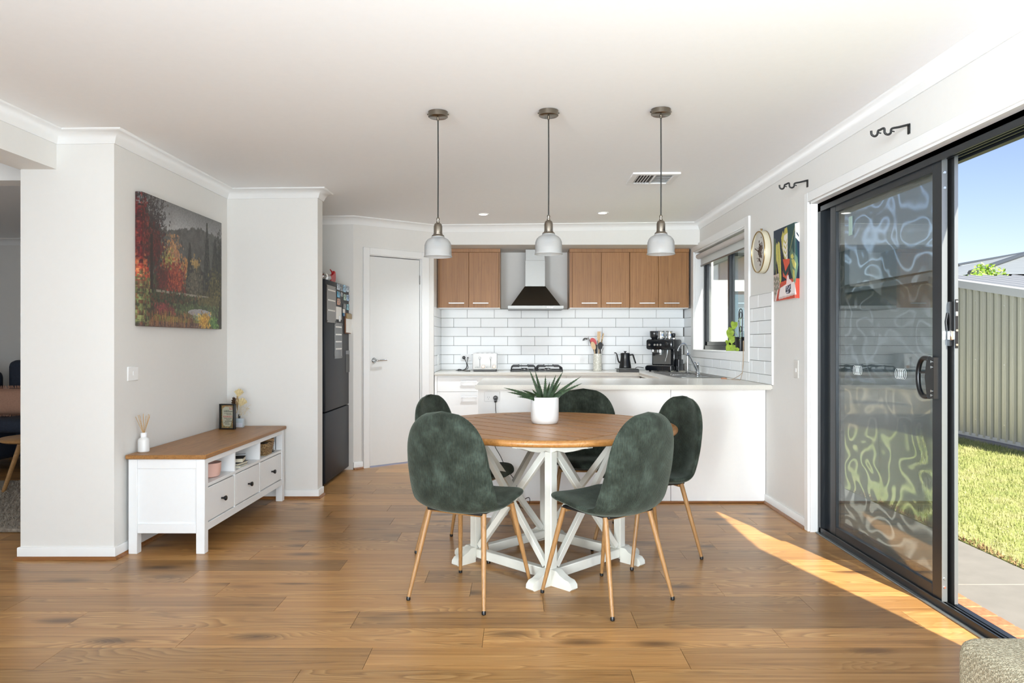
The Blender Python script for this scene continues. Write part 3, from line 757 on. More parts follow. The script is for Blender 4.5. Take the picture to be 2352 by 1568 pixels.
# ------------------------------------------------------------------ pendant lamps
FROST = NT('ribbed_frosted_glass')
FROST.b.inputs['Base Color'].default_value = (.97, .98, .975, 1); FROST.b.inputs['Transmission Weight'].default_value = .74
FROST.b.inputs['Roughness'].default_value = .28; FROST.b.inputs['IOR'].default_value = 1.25
v = FROST.coords(); wv = FROST.add('ShaderNodeTexWave', wave_type='BANDS', bands_direction='Z'); wv.inputs['Scale'].default_value = 95; FROST.link(v, wv.inputs['Vector'])
FROST.bump(wv.outputs['Fac'], .35, .002)
CLEARW = glass('lamp_neck_glass', (.96, .98, .98), .05, 1.3)
def pendant(x, y, z_sock, label):
    cz = ceil_z(x)
    r = thing('pendant_lamp', label, 'lamp', (x, y, z_sock-.178), 0, 'pendant lamps in a row over the table')
    c = (x, y, 0)
    bm = NB(); lathe(bm, [(0, cz-.031), (.046, cz-.031), (.0515, cz-.027), (.0515, cz-.001), (0, cz-.001)], c, 32); part('ceiling_rose', bm, NICKEL, r, 'brushed nickel ceiling cup')
    bm = NB(); lathe(bm, [(.006, cz-.047), (.006, cz-.031)], c, 12)
    for s in (-1, 1): lathe(bm, [(.003, 0), (.0045, .004), (0, .006)], seg=8, M=Matrix.Translation((x+s*.0515, y, cz-.014)) @ Matrix.Rotation(s*PI/2, 4, 'Y'))
    part('cord_grip', bm, NICKEL, r)
    bm = NB(); tube(bm, [(x, y, cz-.045), (x+.001, y, (cz+z_sock)/2), (x, y, z_sock)], .0032, 8); part('cord', bm, CORD, r, 'black woven cord')
    z = z_sock
    pr = [(0, z+.002), (.006, z+.001), (.0085, z-.006), (.006, z-.014), (.0055, z-.018), (.009, z-.020), (.009, z-.026), (.012, z-.028), (.019, z-.034), (.0225, z-.046), (.0225, z-.082), (.0245, z-.084), (.0245, z-.088), (.031, z-.092), (.033, z-.096), (.033, z-.099), (0, z-.099)]
    bm = NB(); lathe(bm, pr[::-1], c, 28); part('lamp_holder', bm, NICKEL, r, 'aged nickel lamp holder')
    o_ = [(.034, z-.099), (.034, z-.104), (.040, z-.107), (.052, z-.113), (.063, z-.125), (.0695, z-.142), (.0705, z-.160), (.0705, z-.196), (.0745, z-.204)]
    i_ = [(a-.0035, b-.0015) for a, b in o_]
    bm = NB(); lathe(bm, (o_+i_[::-1]+[o_[0]]), c, 48, cap=False); bmesh.ops.remove_doubles(bm, verts=bm.verts[:], dist=1e-6); part('glass_shade', bm, FROST.m, r, 'ribbed clear glass bell shade', angle=70)
    bm = NB(); lathe(bm, [(.012, z-.099), (.013, z-.112), (.022, z-.130), (.024, z-.142), (.018, z-.158), (0, z-.166)][::-1], c, 20); part('bulb', bm, pm('opal_bulb', 'E8E6E0', .3), r)
    return r
PY_ = 3.87
for px, sy, lb in ((1006, 500, 'leftmost of the three glass pendant lamps'), (1260, 494, 'middle one of the three glass pendant lamps, above the aloe'), (1518, 494, 'rightmost of the three glass pendant lamps, before the air vent')):
    p = PX(px, sy, PY_); pendant(p.x, p.y, p.z, lb)

# ------------------------------------------------------------------ ceiling fittings
for i, (px, lb) in enumerate(((1110, 'small round downlight glowing in the ceiling above the left cupboards'), (1384, 'small round downlight glowing in the ceiling above the right cupboards'))):
    x = (px-CX)/FOC*6.98; z = ceil_z(x); y = 6.98
    d = thing('downlight', lb, 'light', (x, y, z), 0, 'downlights over the kitchen')
    bm = NB(); lathe(bm, [(.036, -.001), (.042, -.006), (.052, -.004), (.054, -.0005)], (x, y, z), 32, cap=False); part('trim_ring', bm, WHITE, d)
    em = NT('downlight_led'); em.b.inputs['Emission Color'].default_value = (1, .96, .9, 1); em.b.inputs['Emission Strength'].default_value = 6
    bm = NB(); lathe(bm, [(0, -.0035), (.040, -.0045), (.040, -.001)], (x, y, z), 32); part('lens', bm, em.m, d, 'lit white lens')
    light('downlight_beam', 'SPOT', (x, y, z-.02), (0, 0, 0), 105, (.88, .95, 1), spot_size=math.radians(125), spot_blend=1.0, shadow_soft_size=.04)
vx0, vx1, vy0, vy1 = .826, 1.172, 5.32, 5.69; vz = ceil_z(1.0)
av = thing('air_vent', 'rectangular white air vent in the ceiling behind the right pendant', 'vent', ((vx0+vx1)/2, (vy0+vy1)/2, vz))
bm = NB(); fw = .045
for a in ((vx0, vx1, vy0, vy0+fw), (vx0, vx1, vy1-fw, vy1), (vx0, vx0+fw, vy0+fw, vy1-fw), (vx1-fw, vx1, vy0+fw, vy1-fw), ((vx0+vx1)/2-.006, (vx0+vx1)/2+.006, vy0+fw, vy1-fw)):
    box(bm, a[0], a[1], a[2], a[3], vz-.014, vz+.002, .003)
part('frame', bm, WHITE, av)
bm = NB(); box(bm, vx0+.02, vx1-.02, vy0+.02, vy1-.02, vz-.003, vz+.004); part('duct', bm, pm('vent_shadow', '55524E', .9), av, 'dark plate standing in for the shade behind the blades')  # closed plate, the shade inside the vent is put into its colour
xm = (vx0+vx1)/2
for k in range(5):
    bm = NB(); x = vx0+fw+.012+k*.0215; box(bm, -.002, .002, vy0+fw, vy1-fw, -.014, .0, M=Matrix.Translation((x, 0, vz-.002)) @ Matrix.Rotation(.6, 4, 'Y')); part('blade', bm, WHITE, av)
for k in range(7):
    bm = NB(); y = vy0+fw+.02+k*.037; box(bm, xm+.008, vx1-fw, -.002, .018, -.001, .001, M=Matrix.Translation((0, y, vz-.006)) @ Matrix.Rotation(.5, 4, 'X')); part('blade', bm, WHITE, av)

# ------------------------------------------------------------------ kitchen: cupboards, bench
BZ = .90; BT = .036
def bar_handle(parent, xc, y, z, w, label=None):
    bm = NB(); box(bm, xc-w/2, xc+w/2, y-.030, y-.020, z-.006, z+.006, .002)
    for s in (-1, 1): box(bm, xc+s*(w/2-.012)-.004, xc+s*(w/2-.012)+.004, y-.022, y+.001, z-.004, z+.004)
    return part('bar_handle', bm, HANDLE, parent, label)
CYF = 7.97
def wall_cupboard(label, x0, x1, doors, hx, group):
    c = thing('wall_cupboard', label, 'cupboard', ((x0+x1)/2, 8.1, TTOP), 0, group)
    bm = NB(); box(bm, x0, x1, CYF, YB-.001, TTOP+.001, 2.217); part('carcass', bm, CABW, c)
    bm = NB(); box(bm, x0+.004, x1-.004, CYF+.004, YB-.012, TTOP-.006, TTOP+.002); part('white_underside', bm, LAM, c)
    bm = NB(); box(bm, x0-.002, x1+.002, CYF-.014, CYF+.001, 2.179, 2.2175, .002); part('top_strip', bm, CABW, c)
    for (a, b), h in zip(doors, hx):
        bm = NB(); box(bm, a+.0015, b-.0015, CYF-.019, CYF-.001, TTOP+.001, 2.177, .0015)
        d = part('door', bm, CABW, c)
        bar_handle(d, h, CYF-.019, TTOP+.048, .166)
    return c
def KX(px, Y=CYF): return (px-CX)/FOC*Y
wall_cupboard('two-door wood grain wall cupboard left of the rangehood', -.866, KX(1149), [(KX(1009), KX(1077)), (KX(1077), KX(1145.3))], [KX(1049), KX(1104.5)], None)
c1 = KX(1308); c2 = KX(1446); c3 = KX(1582)
wall_cupboard('two-door wood grain wall cupboard beside the rangehood on its right', c1, c2-.001, [(KX(1314.5), KX(1380.6)), (KX(1380.6), KX(1445.4))], [KX(1353), KX(1409)], None)
wall_cupboard('two-door wood grain wall cupboard in the corner next to the window', c2, c3, [(KX(1446), KX(1511.4)), (KX(1511.4), KX(1577.2))], [KX(1485), KX(1541)], None)

bw_ = thing('benchtop', 'pale speckled laminate worktop running around the kitchen onto the peninsula', 'worktop', (.8, 7.2, BZ-BT))
bm = NB()
# U-shaped: back run, right run, peninsula (joined outline)
pl = [(-.866, 7.645), (1.25, 7.645), (1.25, 6.45), (-.314, 6.45), (-.314, 5.45), (XR-.001, 5.45), (XR-.001, YB-.012), (-.866, YB-.012)]
prism(bm, pl, BZ-BT, BZ); bmesh.ops.bevel(bm, geom=[e for e in bm.edges if abs(e.verts[0].co.z-e.verts[1].co.z) < 1e-5], offset=.006, segments=2, affect='EDGES')
part('worktop', bm, BENCH, bw_)
bc = thing('base_cupboard', 'white drawer unit under the left end of the back bench', 'cupboard', (-.48, 7.95, 0))
yf = 7.69
bm = NB(); box(bm, -.866, -.10, yf, YB-.002, .10, BZ-BT-.001); box(bm, -.866, -.84, yf-.018, yf, .0, BZ-BT-.001); part('carcass', bm, LAM, bc)
bm = NB(); box(bm, -.84, -.10, yf+.05, yf+.07, 0, .10); part('kickboard', bm, LAM, bc)
for z0, z1 in ((.70, .850), (.40, .697), (.105, .397)):
    bm = NB(); box(bm, -.838, -.109, yf-.018, yf-.001, z0, z1, .0015); d = part('drawer', bm, LAM, bc); bar_handle(d, KX(1082, 7.67)-.02, yf-.018, z1-.042 if z1 > .8 else z1-.05, .165)
oc = thing('base_cupboard', 'white bench unit under the cooktop', 'cupboard', (.2, 7.95, 0))
bm = NB(); box(bm, -.099, .498, yf, YB-.002, .10, BZ-BT-.001); part('carcass', bm, LAM, oc)
bm = NB(); box(bm, -.096, .495, yf-.018, yf-.001, .105, .850, .0015); part('door', bm, LAM, oc)
oc = thing('base_cupboard', 'white bench unit under the kettle and the utensil jar', 'cupboard', (.85, 7.95, 0))
bm = NB(); box(bm, .50, 1.262, yf, YB-.002, .10, BZ-BT-.001); part('carcass', bm, LAM, oc)
for a, b in ((.503, .80), (.803, 1.24)):
    bm = NB(); box(bm, a, b, yf-.018, yf-.001, .105, .850, .0015); part('door', bm, LAM, oc)
oc = thing('base_cupboard', 'white bench unit under the sink along the window wall', 'cupboard', (1.6, 7.2, 0))
bm = NB(); box(bm, 1.282, XR-.002, 6.36, yf-.03, .10, BZ-BT-.001); part('carcass', bm, LAM, oc)
for a, b in ((6.42, 6.9), (6.903, 7.3), (7.303, 7.62)):
    bm = NB(); box(bm, 1.264, 1.281, a, b, .105, .850, .0015); part('door', bm, LAM, oc)
pn = thing('peninsula', 'white panelled kitchen peninsula under the pale worktop', 'kitchen bench', (.8, 5.9, 0))
bm = NB(); box(bm, -.295, XR-.002, 5.614, 6.35, 0, BZ-BT-.001); part('carcass', bm, LAM, pn)
for a, b in ((-.302, .424), (.427, 1.153), (1.156, XR-.004)):
    bm = NB(); box(bm, a, b, 5.598, 5.613, .012, BZ-BT-.002, .001); part('panel', bm, LAM, pn)
bm = NB(); box(bm, -.32, XR-.004, 5.578, 5.597, 0, .016, .004); part('quad_bead', bm, QUAD, pn, 'brown wooden bead along the floor')

# power points
def outlet(name, label, x, y, z, w=.117, h=.076, n=2, sub=True):
    o = thing(name, label, 'power point', (x, y, z)); bm = NB(); prism(bm, rbox_poly(w, h, .006, 4, x, z), y-.011, y-.001, 'y')
    bmesh.ops.bevel(bm, geom=[e for e in bm.edges if e.verts[0].co.y < y-.01 and e.verts[1].co.y < y-.01], offset=.002, segments=1, affect='EDGES'); part('face_plate', bm, WHITE, o)
    for k in range(n):
        xc = x+(k-(n-1)/2)*w*.46
        bm = NB(); prism(bm, rbox_poly(.018, .016, .005, 3, xc, z+h*.27), y-.014, y-.010, 'y'); part('rocker_switch', bm, WHITE, o)
        bm = NB()
        for dx, dz, a in ((-.007, .004, .5), (.007, .004, -.5), (0, -.010, 0)):
            box(bm, -.001, .001, y-.0115, y-.0105, -.0035, .0035, M=Matrix.Translation((xc+dx, 0, z-h*.12+dz)) @ Matrix.Rotation(a, 4, 'Y'))
        part('pin_slots', bm, BLACK, o)
    return o
outlet('power_point', 'white double power point on the left end of the peninsula, one black plug in it', -.197, 5.598, .805)
plg = thing('plug_and_cord', 'black plug and thin cord hanging from the peninsula power point', 'plug', (-.170, 5.58, .79))
bm = NB(); lathe(bm, [(.015, 0), (.018, .004), (.018, .02), (.012, .034), (0, .036)], seg=20, M=Matrix.Translation((-.170, 5.587, .795)) @ Matrix.Rotation(PI/2, 4, 'X'))
box(bm, -.180, -.160, 5.555, 5.583, .762, .79, .005); part('plug', bm, BLACK, plg)
pts = [(-.170, 5.567, .765), (-.168, 5.565, .70), (-.155, 5.56, .62), (-.150, 5.55, .56), (-.165, 5.55, .50), (-.175, 5.55, .44), (-.13, 5.53, .36), (-.09, 5.50, .28), (-.03, 5.47, .20), (.005, 5.46, .10), (.01, 5.45, .01), (.055, 5.40, .006), (.085, 5.42, .05), (.075, 5.46, .07), (.02, 5.5, .03), (-.03, 5.48, .006), (-.08, 5.44, .02), (-.113, 5.40, .06)]
bm = NB(); tube(bm, spline(pts, 5), .0027, 6); part('cord', bm, CORD, plg)
outlet('power_point', 'white power point on the tiles left of the toaster, a round black plug in it', KX(1070.5, 8.30), YB-.010, EYE-(820.5-CY)/FOC*8.3, .122, .075)
tp = thing('plug_and_cord', 'tangled black cord and plugs between the wall tiles and the toaster', 'plug', (KX(1066, 8.25), 8.25, 1.0))
xg = KX(1065.5, 8.29); zg = EYE-(821-CY)/FOC*8.29
bm = NB(); lathe(bm, [(.018, 0), (.018, .02), (.01, .03), (0, .031)], seg=20, M=Matrix.Translation((xg, YB-.021, zg)) @ Matrix.Rotation(PI/2, 4, 'X'))
box(bm, KX(1074.5, 8.28)-.006, KX(1074.5, 8.28)+.006, YB-.046, YB-.021, zg-.006, zg+.006, .002); part('plug', bm, BLACK, tp)
def K(px, py, Y): return PX(px, py, Y)
bm = NB(); tube(bm, spline([(xg, YB-.048, zg), K(1071, 832, 8.2), K(1072, 842, 8.15), (KX(1066, 8.1), 8.1, BZ+.012), (KX(1053, 8.05), 8.05, BZ+.005), (KX(1052, 8.02), 8.00, BZ+.012), (KX(1056, 8), 7.97, BZ+.02), (KX(1068, 7.95), 7.94, BZ+.006), (KX(1080, 7.9), 7.92, BZ+.004)], 6), .004, 6)
tube(bm, spline([(KX(1074.5, 8.28), YB-.046, zg), K(1073, 834, 8.2), K(1075, 845, 8.12), (KX(1063, 8.06), 8.06, BZ+.01), (KX(1047, 8.02), 8.02, BZ+.008)], 6), .003, 6); part('cord', bm, CORD, tp)
sw = thing('wall_switch', 'flat white isolator plate on the narrow tiled side wall', 'switch', (-.862, 8.0, 1.01))
bm = NB(); box(bm, -.866, -.856, 7.955, 8.03, .96, 1.075, .002); part('face_plate', bm, WHITE, sw)
bm = NB(); box(bm, -.857, -.853, 7.985, 8.0, 1.02, 1.04, .001); part('rocker_switch', bm, WHITE, sw)

# rangehood
rh = thing('rangehood', 'steel canopy rangehood between the wood grain cupboards', 'rangehood', (.186, 8.05, 1.565))
hx0, hx1, hyf, hz0, hz1 = -.11, .483, 7.82, 1.565, 1.600
bm = NB(); box(bm, hx0, hx1, hyf, YB-.002, hz0, hz1, .002); lip = part('front_band', bm, STEEL, rh)
bm = NB()
for k in range(4): lathe(bm, [(.006, 0), (.006, .004), (0, .0045)], seg=12, M=Matrix.Translation((KX(1257.5, 7.82)+k*.0175, hyf, 1.583)) @ Matrix.Rotation(PI/2, 4, 'X'))
part('buttons', bm, CHROME, lip)
ztop = 1.818; a0, a1, ay = .077, .293, 8.03
bm = NB(); lo = [bm.verts.new(p) for p in ((hx0+.035, hyf+.004, hz1), (hx1-.035, hyf+.004, hz1), (hx1-.03, YB-.003, hz1), (hx0+.03, YB-.003, hz1))]
hi = [bm.verts.new(p) for p in ((a0-.004, ay-.004, ztop), (a1+.004, ay-.004, ztop), (a1+.004, YB-.003, ztop), (a0-.004, YB-.003, ztop))]
for k in range(4): bm.faces.new((lo[k], lo[(k+1) % 4], hi[(k+1) % 4], hi[k]))
bm.faces.new(lo[::-1]); bm.faces.new(hi); part('canopy', bm, HOODD, rh, 'sloping steel canopy with a dark reflection put into its colour')
bm = NB(); box(bm, a0, a1, ay, YB-.003, ztop, 2.10, .001); part('flue_lower', bm, STEEL, rh)
bm = NB(); box(bm, a0+.004, a1-.004, ay+.004, YB-.003, 2.10, 2.2185, .001); part('flue_upper', bm, STEEL, rh)

# gas cooktop
ck = thing('gas_cooktop', 'gas cooktop with black cast iron trivets set in the back bench', 'cooktop', (.2, 7.98, BZ))
cx0, cx1 = KX(1172, 7.8), KX(1293, 7.8)
bm = NB(); box(bm, cx0, cx1, 7.76, 8.21, BZ+.0003, BZ+.008, .003); part('hob_plate', bm, STEEL, ck)
for cxx in (cx0+.15, cx1-.15):
    for cyy in (7.87, 8.09):
        bm = NB(); lathe(bm, [(.042, .008), (.042, .018), (.03, .024), (.03, .03), (0, .032)], (cxx, cyy, BZ), 20); part('burner', bm, STEEL if cyy < 8 else IRON, ck)
for s, (g0, g1) in enumerate(((cx0+.008, (cx0+cx1)/2-.006), ((cx0+cx1)/2+.006, cx1-.008))):
    bm = NB(); zt = BZ+.058; r_ = .0075
    for yy in (7.775, 7.98, 8.185):
        tube(bm, [(g0, yy, BZ+.012), (g0+.006, yy, zt-.012), (g0+.022, yy, zt), ((g0+g1)/2-.05, yy, zt)], r_, 6)
        tube(bm, [(g1, yy, BZ+.012), (g1-.006, yy, zt-.012), (g1-.022, yy, zt), ((g0+g1)/2+.05, yy, zt)], r_, 6)
        if yy == 7.98: tube(bm, [((g0+g1)/2-.05, yy, zt), ((g0+g1)/2+.05, yy, zt)], r_, 6)
    for xx in ((g0+g1)/2-.05, (g0+g1)/2+.05):
        tube(bm, [(xx, 7.775, zt), (xx, 7.84, zt+.006)], r_, 6); tube(bm, [(xx, 7.92, zt), (xx, 8.04, zt)], r_, 6); tube(bm, [(xx, 8.12, zt+.006), (xx, 8.185, zt)], r_, 6)
    tube(bm, [(g0, 7.775, BZ+.013), (g1, 7.775, BZ+.013)], r_, 6); tube(bm, [(g0, 8.185, BZ+.013), (g1, 8.185, BZ+.013)], r_, 6)
    tube(bm, [(g0, 7.775, BZ+.013), (g0, 8.185, BZ+.013)], r_, 6); tube(bm, [(g1, 7.775, BZ+.013), (g1, 8.185, BZ+.013)], r_, 6)
    part('trivet', bm, IRON, ck, 'black cast iron trivet')
bm = NB()
for k in range(4): lathe(bm, [(.016, .008), (.014, .026), (0, .027)], ((cx0+cx1)/2-.09+k*.06, 7.785, BZ), 14)
part('knobs', bm, STEEL, ck)

# toaster
ts = thing('toaster', 'white four-slice toaster with two lever slots and round dials', 'toaster', (-.36, 8.0, BZ))
t0, t1, ty = -.486, -.224, 7.88
bm = NB(); box(bm, t0, t1, ty, ty+.26, BZ+.018, BZ+.196, .016); part('body', bm, PORC, ts)
bm = NB(); box(bm, t0+.01, t1-.006, ty+.008, ty+.25, BZ, BZ+.02, .004); part('base', bm, BLACK, ts)
bm = NB()
for k in range(4): box(bm, t0+.035+k*.053, t0+.06+k*.053, ty+.04, ty+.23, BZ+.193, BZ+.1965)
part('slots', bm, BLACK, ts)
MY = Matrix.Rotation(PI/2, 4, 'X')
ROSE = pm('copper_dial', 'C9A48C', .3, .6)
for fx in (.30, .745):
    x = t0+fx*(t1-t0)
    bm = NB(); box(bm, x-.0022, x+.0022, ty-.002, ty+.002, BZ+.055, BZ+.135); part('lever_slot', bm, BLACK, ts)
    bm = NB(); lathe(bm, [(.0115, 0), (.0115, .012), (.0105, .014)], seg=18, M=Matrix.Translation((x, ty-.001, BZ+.145)) @ MY); part('lever_ring', bm, STEEL, ts)
    bm = NB(); lathe(bm, [(.007, 0), (.007, .0148), (0, .015)], seg=16, M=Matrix.Translation((x, ty-.001, BZ+.145)) @ MY); part('lever_knob', bm, PORC, ts)
for fx in (.44, .88):
    x = t0+fx*(t1-t0); bm = NB(); lathe(bm, [(.0165, 0), (.0165, .010), (.014, .014), (0, .0145)], seg=22, M=Matrix.Translation((x, ty-.0005, BZ+.052)) @ MY); part('browning_dial', bm, ROSE, ts)
for fx in (.13, .21, .29, .575, .655, .735):
    x = t0+fx*(t1-t0); bm = NB(); lathe(bm, [(.0075, 0), (.0075, .003), (.004, .003), (.004, .0045), (0, .0045)], seg=14, M=Matrix.Translation((x, ty-.0005, BZ+.047)) @ MY); part('button', bm, STEEL, ts)

# utensil jar and what stands in it
ux, uy = KX(1372.4, 8.1), 8.10
CR = NT('embossed_ceramic'); CR.b.inputs['Roughness'].default_value = .3
v = CR.coords(); vo = CR.add('ShaderNodeTexVoronoi'); vo.inputs['Scale'].default_value = 62; CR.link(v, vo.inputs['Vector'])
CR.link(CR.ramp(vo.outputs['Distance'], [(.15, lin('E4E1D6')), (.55, lin('C4C1B4'))]), CR.b.inputs['Base Color']); CR.bump(vo.outputs['Distance'], .6, .003)
jar = thing('utensil_jar', 'pale embossed ceramic jar full of cooking utensils on the bench', 'jar', (ux, uy, BZ))
bm = NB(); lathe(bm, [(0, 0), (.044, 0), (.0475, .004), (.0475, .184), (.045, .187), (.0425, .184), (.0425, .012), (0, .012)], (ux, uy, BZ), 32); part('jar_body', bm, CR.m, jar)
BEECH = pm('beech_wood', 'C8A981', .55, noise=.08, nscale=40)
def U(px, py, dy=0): return PX(px, py, uy+dy)
def spoon_thing(name, label, foot, tip, mat, r=.005):
    return thing(name, label, 'utensil', foot, 0, None)
zb = BZ+.02
f = Vector((ux+.012, uy+.012, zb)); tip = U(1342.5, 774, .0); nk = U(1353, 779, 0)
o = thing('ladle', 'steel ladle leaning left out of the utensil jar', 'utensil', f)
bm = NB(); tube(bm, spline([f, U(1364, 806), U(1358, 792), nk, U(1350, 776), U(1346, 777)], 5), .0045, 8); part('handle', bm, STEEL, o)
bm = NB(); c = U(1343.5, 778); lathe(bm, [(0, .0), (.014, .003), (.025, .012), (.031, .026), (.030, .0265), (.023, .014), (.012, .006), (0, .003)], seg=20, M=Matrix.Translation(c) @ Matrix.Rotation(math.radians(165), 4, 'Y') @ Matrix.Translation((0, 0, -.012))); part('bowl', bm, STEEL, o)
f = Vector((ux+.005, uy+.02, zb)); o = thing('red_spoon', 'red plastic spoon behind the wooden one in the utensil jar', 'utensil', f)
def paddle(bm, a, b, w, thick, n=14, tipround=True):
    a, b = Vector(a), Vector(b); d = (b-a).normalized(); s = d.cross(Vector((0, 1, 0))).normalized(); nn = s.cross(d).normalized(); L = (b-a).length
    pts = [(L*(.5+.5*math.cos(t_)), w*.5*math.sin(t_)) for t_ in [2*PI*i/n for i in range(n)]]
    A = [bm.verts.new(a+d*p+s*q+nn*thick/2) for p, q in pts]; B = [bm.verts.new(a+d*p+s*q-nn*thick/2) for p, q in pts]
    bm.faces.new(A); bm.faces.new(B[::-1])
    for i in range(n): bm.faces.new((A[i], B[i], B[(i+1) % n], A[(i+1) % n]))
bm = NB(); tube(bm, [f, U(1366, 800, .02), U(1364, 790, .02)], .005, 8); part('handle', bm, BLACK, o)
bm = NB(); paddle(bm, U(1367, 795, .02), U(1358.5, 776, .02), .068, .016, 18); part('bowl', bm, RED, o)
f = Vector((ux-.005, uy-.02, zb)); o = thing('wooden_spoon', 'round headed wooden spoon before the red spoon in the utensil jar', 'utensil', f)
bm = NB(); tube(bm, [f, U(1366, 808, -.02), U(1364, 797, -.02)], .0055, 8); part('handle', bm, BEECH, o)
bm = NB(); paddle(bm, U(1366, 803, -.02), U(1359.5, 784.5, -.02), .048, .010, 16); part('bowl', bm, BEECH, o)
f = Vector((ux+.008, uy-.005, zb)); o = thing('wooden_spatula', 'flat square ended wooden spatula standing tallest in the utensil jar', 'utensil', f)
bm = NB(); tube(bm, [f, U(1375, 800), U(1374.7, 790)], .005, 8); part('handle', bm, BEECH, o)
bm = NB(); M = Matrix.Identity(4); prism(bm, [(U(x, y).x, U(x, y).z) for x, y in ((1372.2, 761), (1379.2, 761), (1379, 775), (1377, 790), (1374, 790), (1371.5, 775))], uy-.004, uy+.004, 'y'); part('blade', bm, BEECH, o)
f = Vector((ux+.02, uy+.01, zb)); o = thing('wooden_stirrer', 'slim pointed wooden stirrer leaning right in the utensil jar', 'utensil', f)
bm = NB(); tube(bm, [f, U(1378, 800, .01), U(1382, 783, .01), U(1386, 766, .01), U(1386.5, 765, .01)], [.005, .005, .008, .007, .003], 8); part('handle', bm, BEECH, o)
f = Vector((ux+.014, uy-.022, zb)); o = thing('pasta_server', 'black toothed pasta server in the utensil jar', 'utensil', f)
bm = NB(); tube(bm, [f, U(1379, 806, -.02), U(1379, 798, -.02)], .006, 8); part('handle', bm, BLACK, o)
bm = NB(); paddle(bm, U(1378, 803, -.02), U(1379.5, 785, -.02), .052, .012, 12)
for k in range(5): a = U(1382.5-.4*k, 793-3*k, -.022); tube(bm, [a, a+Vector((.012, -.012, .006))], .0028, 6); a = U(1374-.2*k, 793-2.4*k, -.022); tube(bm, [a, a+Vector((-.008, -.012, .005))], .0028, 6)
part('head', bm, BLACKM, o)
f = Vector((ux-.008, uy+.005, zb)); o = thing('black_turner', 'black turner with a notched head in the utensil jar', 'utensil', f)
bm = NB(); tube(bm, [f, U(1369, 808, .005)], .006, 8); part('handle', bm, BLACK, o)
bm = NB(); prism(bm, [(U(x, y).x, U(x, y).z) for x, y in ((1367, 811), (1372, 811), (1372.5, 793), (1368, 790))], uy+.002, uy+.008, 'y'); part('blade', bm, BLACKM, o)
f = Vector((ux+.022, uy-.008, zb)); o = thing('wire_whisk', 'thin wire whisk at the right edge of the utensil jar', 'utensil', f)
bm = NB()
for k in range(3):
    dx = (k-1)*.006; tube(bm, spline([U(1381, 809), U(1384.5+k*.8, 801, dx), U(1386.5-k*.6, 793, dx), U(1384, 787, dx*.5)], 5), .0011, 5)
tube(bm, [f, U(1381, 809)], .0035, 6); part('wires', bm, CHROME, o)

# black slab and gooseneck kettle
ax0, ax1 = KX(1421, 7.7), KX(1467, 7.7)
sl = thing('kitchen_scale', 'flat black box with a grey top under the kettle at the bench edge', 'scale', ((ax0+ax1)/2, 7.75, BZ))
bm = NB(); box(bm, ax0, ax1, 7.660, 7.88, BZ, BZ+.030, .003); part('body', bm, BLACK, sl)
bm = NB(); box(bm, ax0-.016, ax1-.004, 7.67, 7.88, BZ+.030, BZ+.036, .002); part('tray', bm, pm('dark_grey_tray', '4A4A49', .5), sl)
kx, ky = KX(1436, 8.0), 8.0
kt = thing('gooseneck_kettle', 'matt black gooseneck kettle on its power base', 'kettle', (kx, ky, BZ))
bm = NB(); lathe(bm, [(0, 0), (.066, 0), (.068, .004), (.068, .022), (.06, .026), (0, .026)], (kx, ky, BZ), 32); box(bm, kx+.05, kx+.095, ky-.03, ky+.03, BZ+.002, BZ+.022, .004); part('power_base', bm, BLACK, kt)
bm = NB(); lathe(bm, [(0, .026), (.064, .027), (.066, .032), (.063, .06), (.056, .10), (.0515, .13), (.050, .16), (.051, .186), (.048, .194), (.03, .198), (0, .199)], (kx, ky, BZ), 36); part('body', bm, BLACK, kt)
bm = NB(); lathe(bm, [(.014, .197), (.007, .202), (.006, .207), (.017, .212), (.018, .216), (0, .217)], (kx, ky, BZ), 20); part('lid_knob', bm, BLACKM, kt)
bm = NB(); tube(bm, spline([PX(1425.5, 833, ky), PX(1421, 830, ky), PX(1418.6, 822, ky), PX(1416.5, 813, ky), PX(1413.5, 810, ky), PX(1411, 810.5, ky)], 5), [.010]*5+[.0085]*5+[.007]*5+[.0055]*11, 10); part('spout', bm, BLACKM, kt)
bm = NB(); tube(bm, spline([PX(1446, 815, ky), PX(1450, 814.5, ky), PX(1453.5, 814.5, ky), PX(1455.5, 820, ky), PX(1458, 828, ky), PX(1460, 834, ky)], 5), .0085, 10); part('handle', bm, BLACKM, kt)
bm = NB(); tube(bm, spline([(kx+.09, ky, BZ+.010), PX(1462, 843.5, 8.02), PX(1470, 843, 8.1), PX(1478, 844.5, 8.15)], 6), .0035, 6); part('cord', bm, CORD, kt)

# espresso machine, turned towards the room
ec = Vector((1.56, 7.93, BZ)); er = math.radians(-33)
em_ = thing('espresso_machine', 'black espresso machine with grinder in the bench corner', 'coffee machine', ec, er)
NAVY = pm('gloss_black_enamel', '0D1116', .16)
W = .145; Dp = .155
bm = NB(); prism(bm, rbox_poly(2*W+.02, 2*Dp, .025, 4), .012, .062); bmesh.ops.bevel(bm, geom=[e for e in bm.edges if abs(e.verts[0].co.z-e.verts[1].co.z) < 1e-5], offset=.008, segments=2, affect='EDGES'); part('drip_base', bm, NAVY, em_, local=True)
bm = NB()
for sx in (-1, 1):
    for sy in (-1, 1): lathe(bm, [(.012, 0), (.012, .014)], (sx*.11, sy*.11, 0), 10)
part('rubber_feet', bm, BLACKM, em_, local=True)
bm = NB(); box(bm, -W+.01, W-.01, -Dp+.012, .0, .060, .068, .002)
for k in range(9): box(bm, -W+.022+k*.0285, -W+.028+k*.0285, -Dp+.02, -.01, .067, .070)
part('drip_grille', bm, STEEL, em_, local=True)
bm = NB(); box(bm, -W, W, .02, Dp, .058, .25, .012); box(bm, W-.045, W, -.06, Dp, .058, .25, .012); part('column', bm, NAVY, em_, local=True)
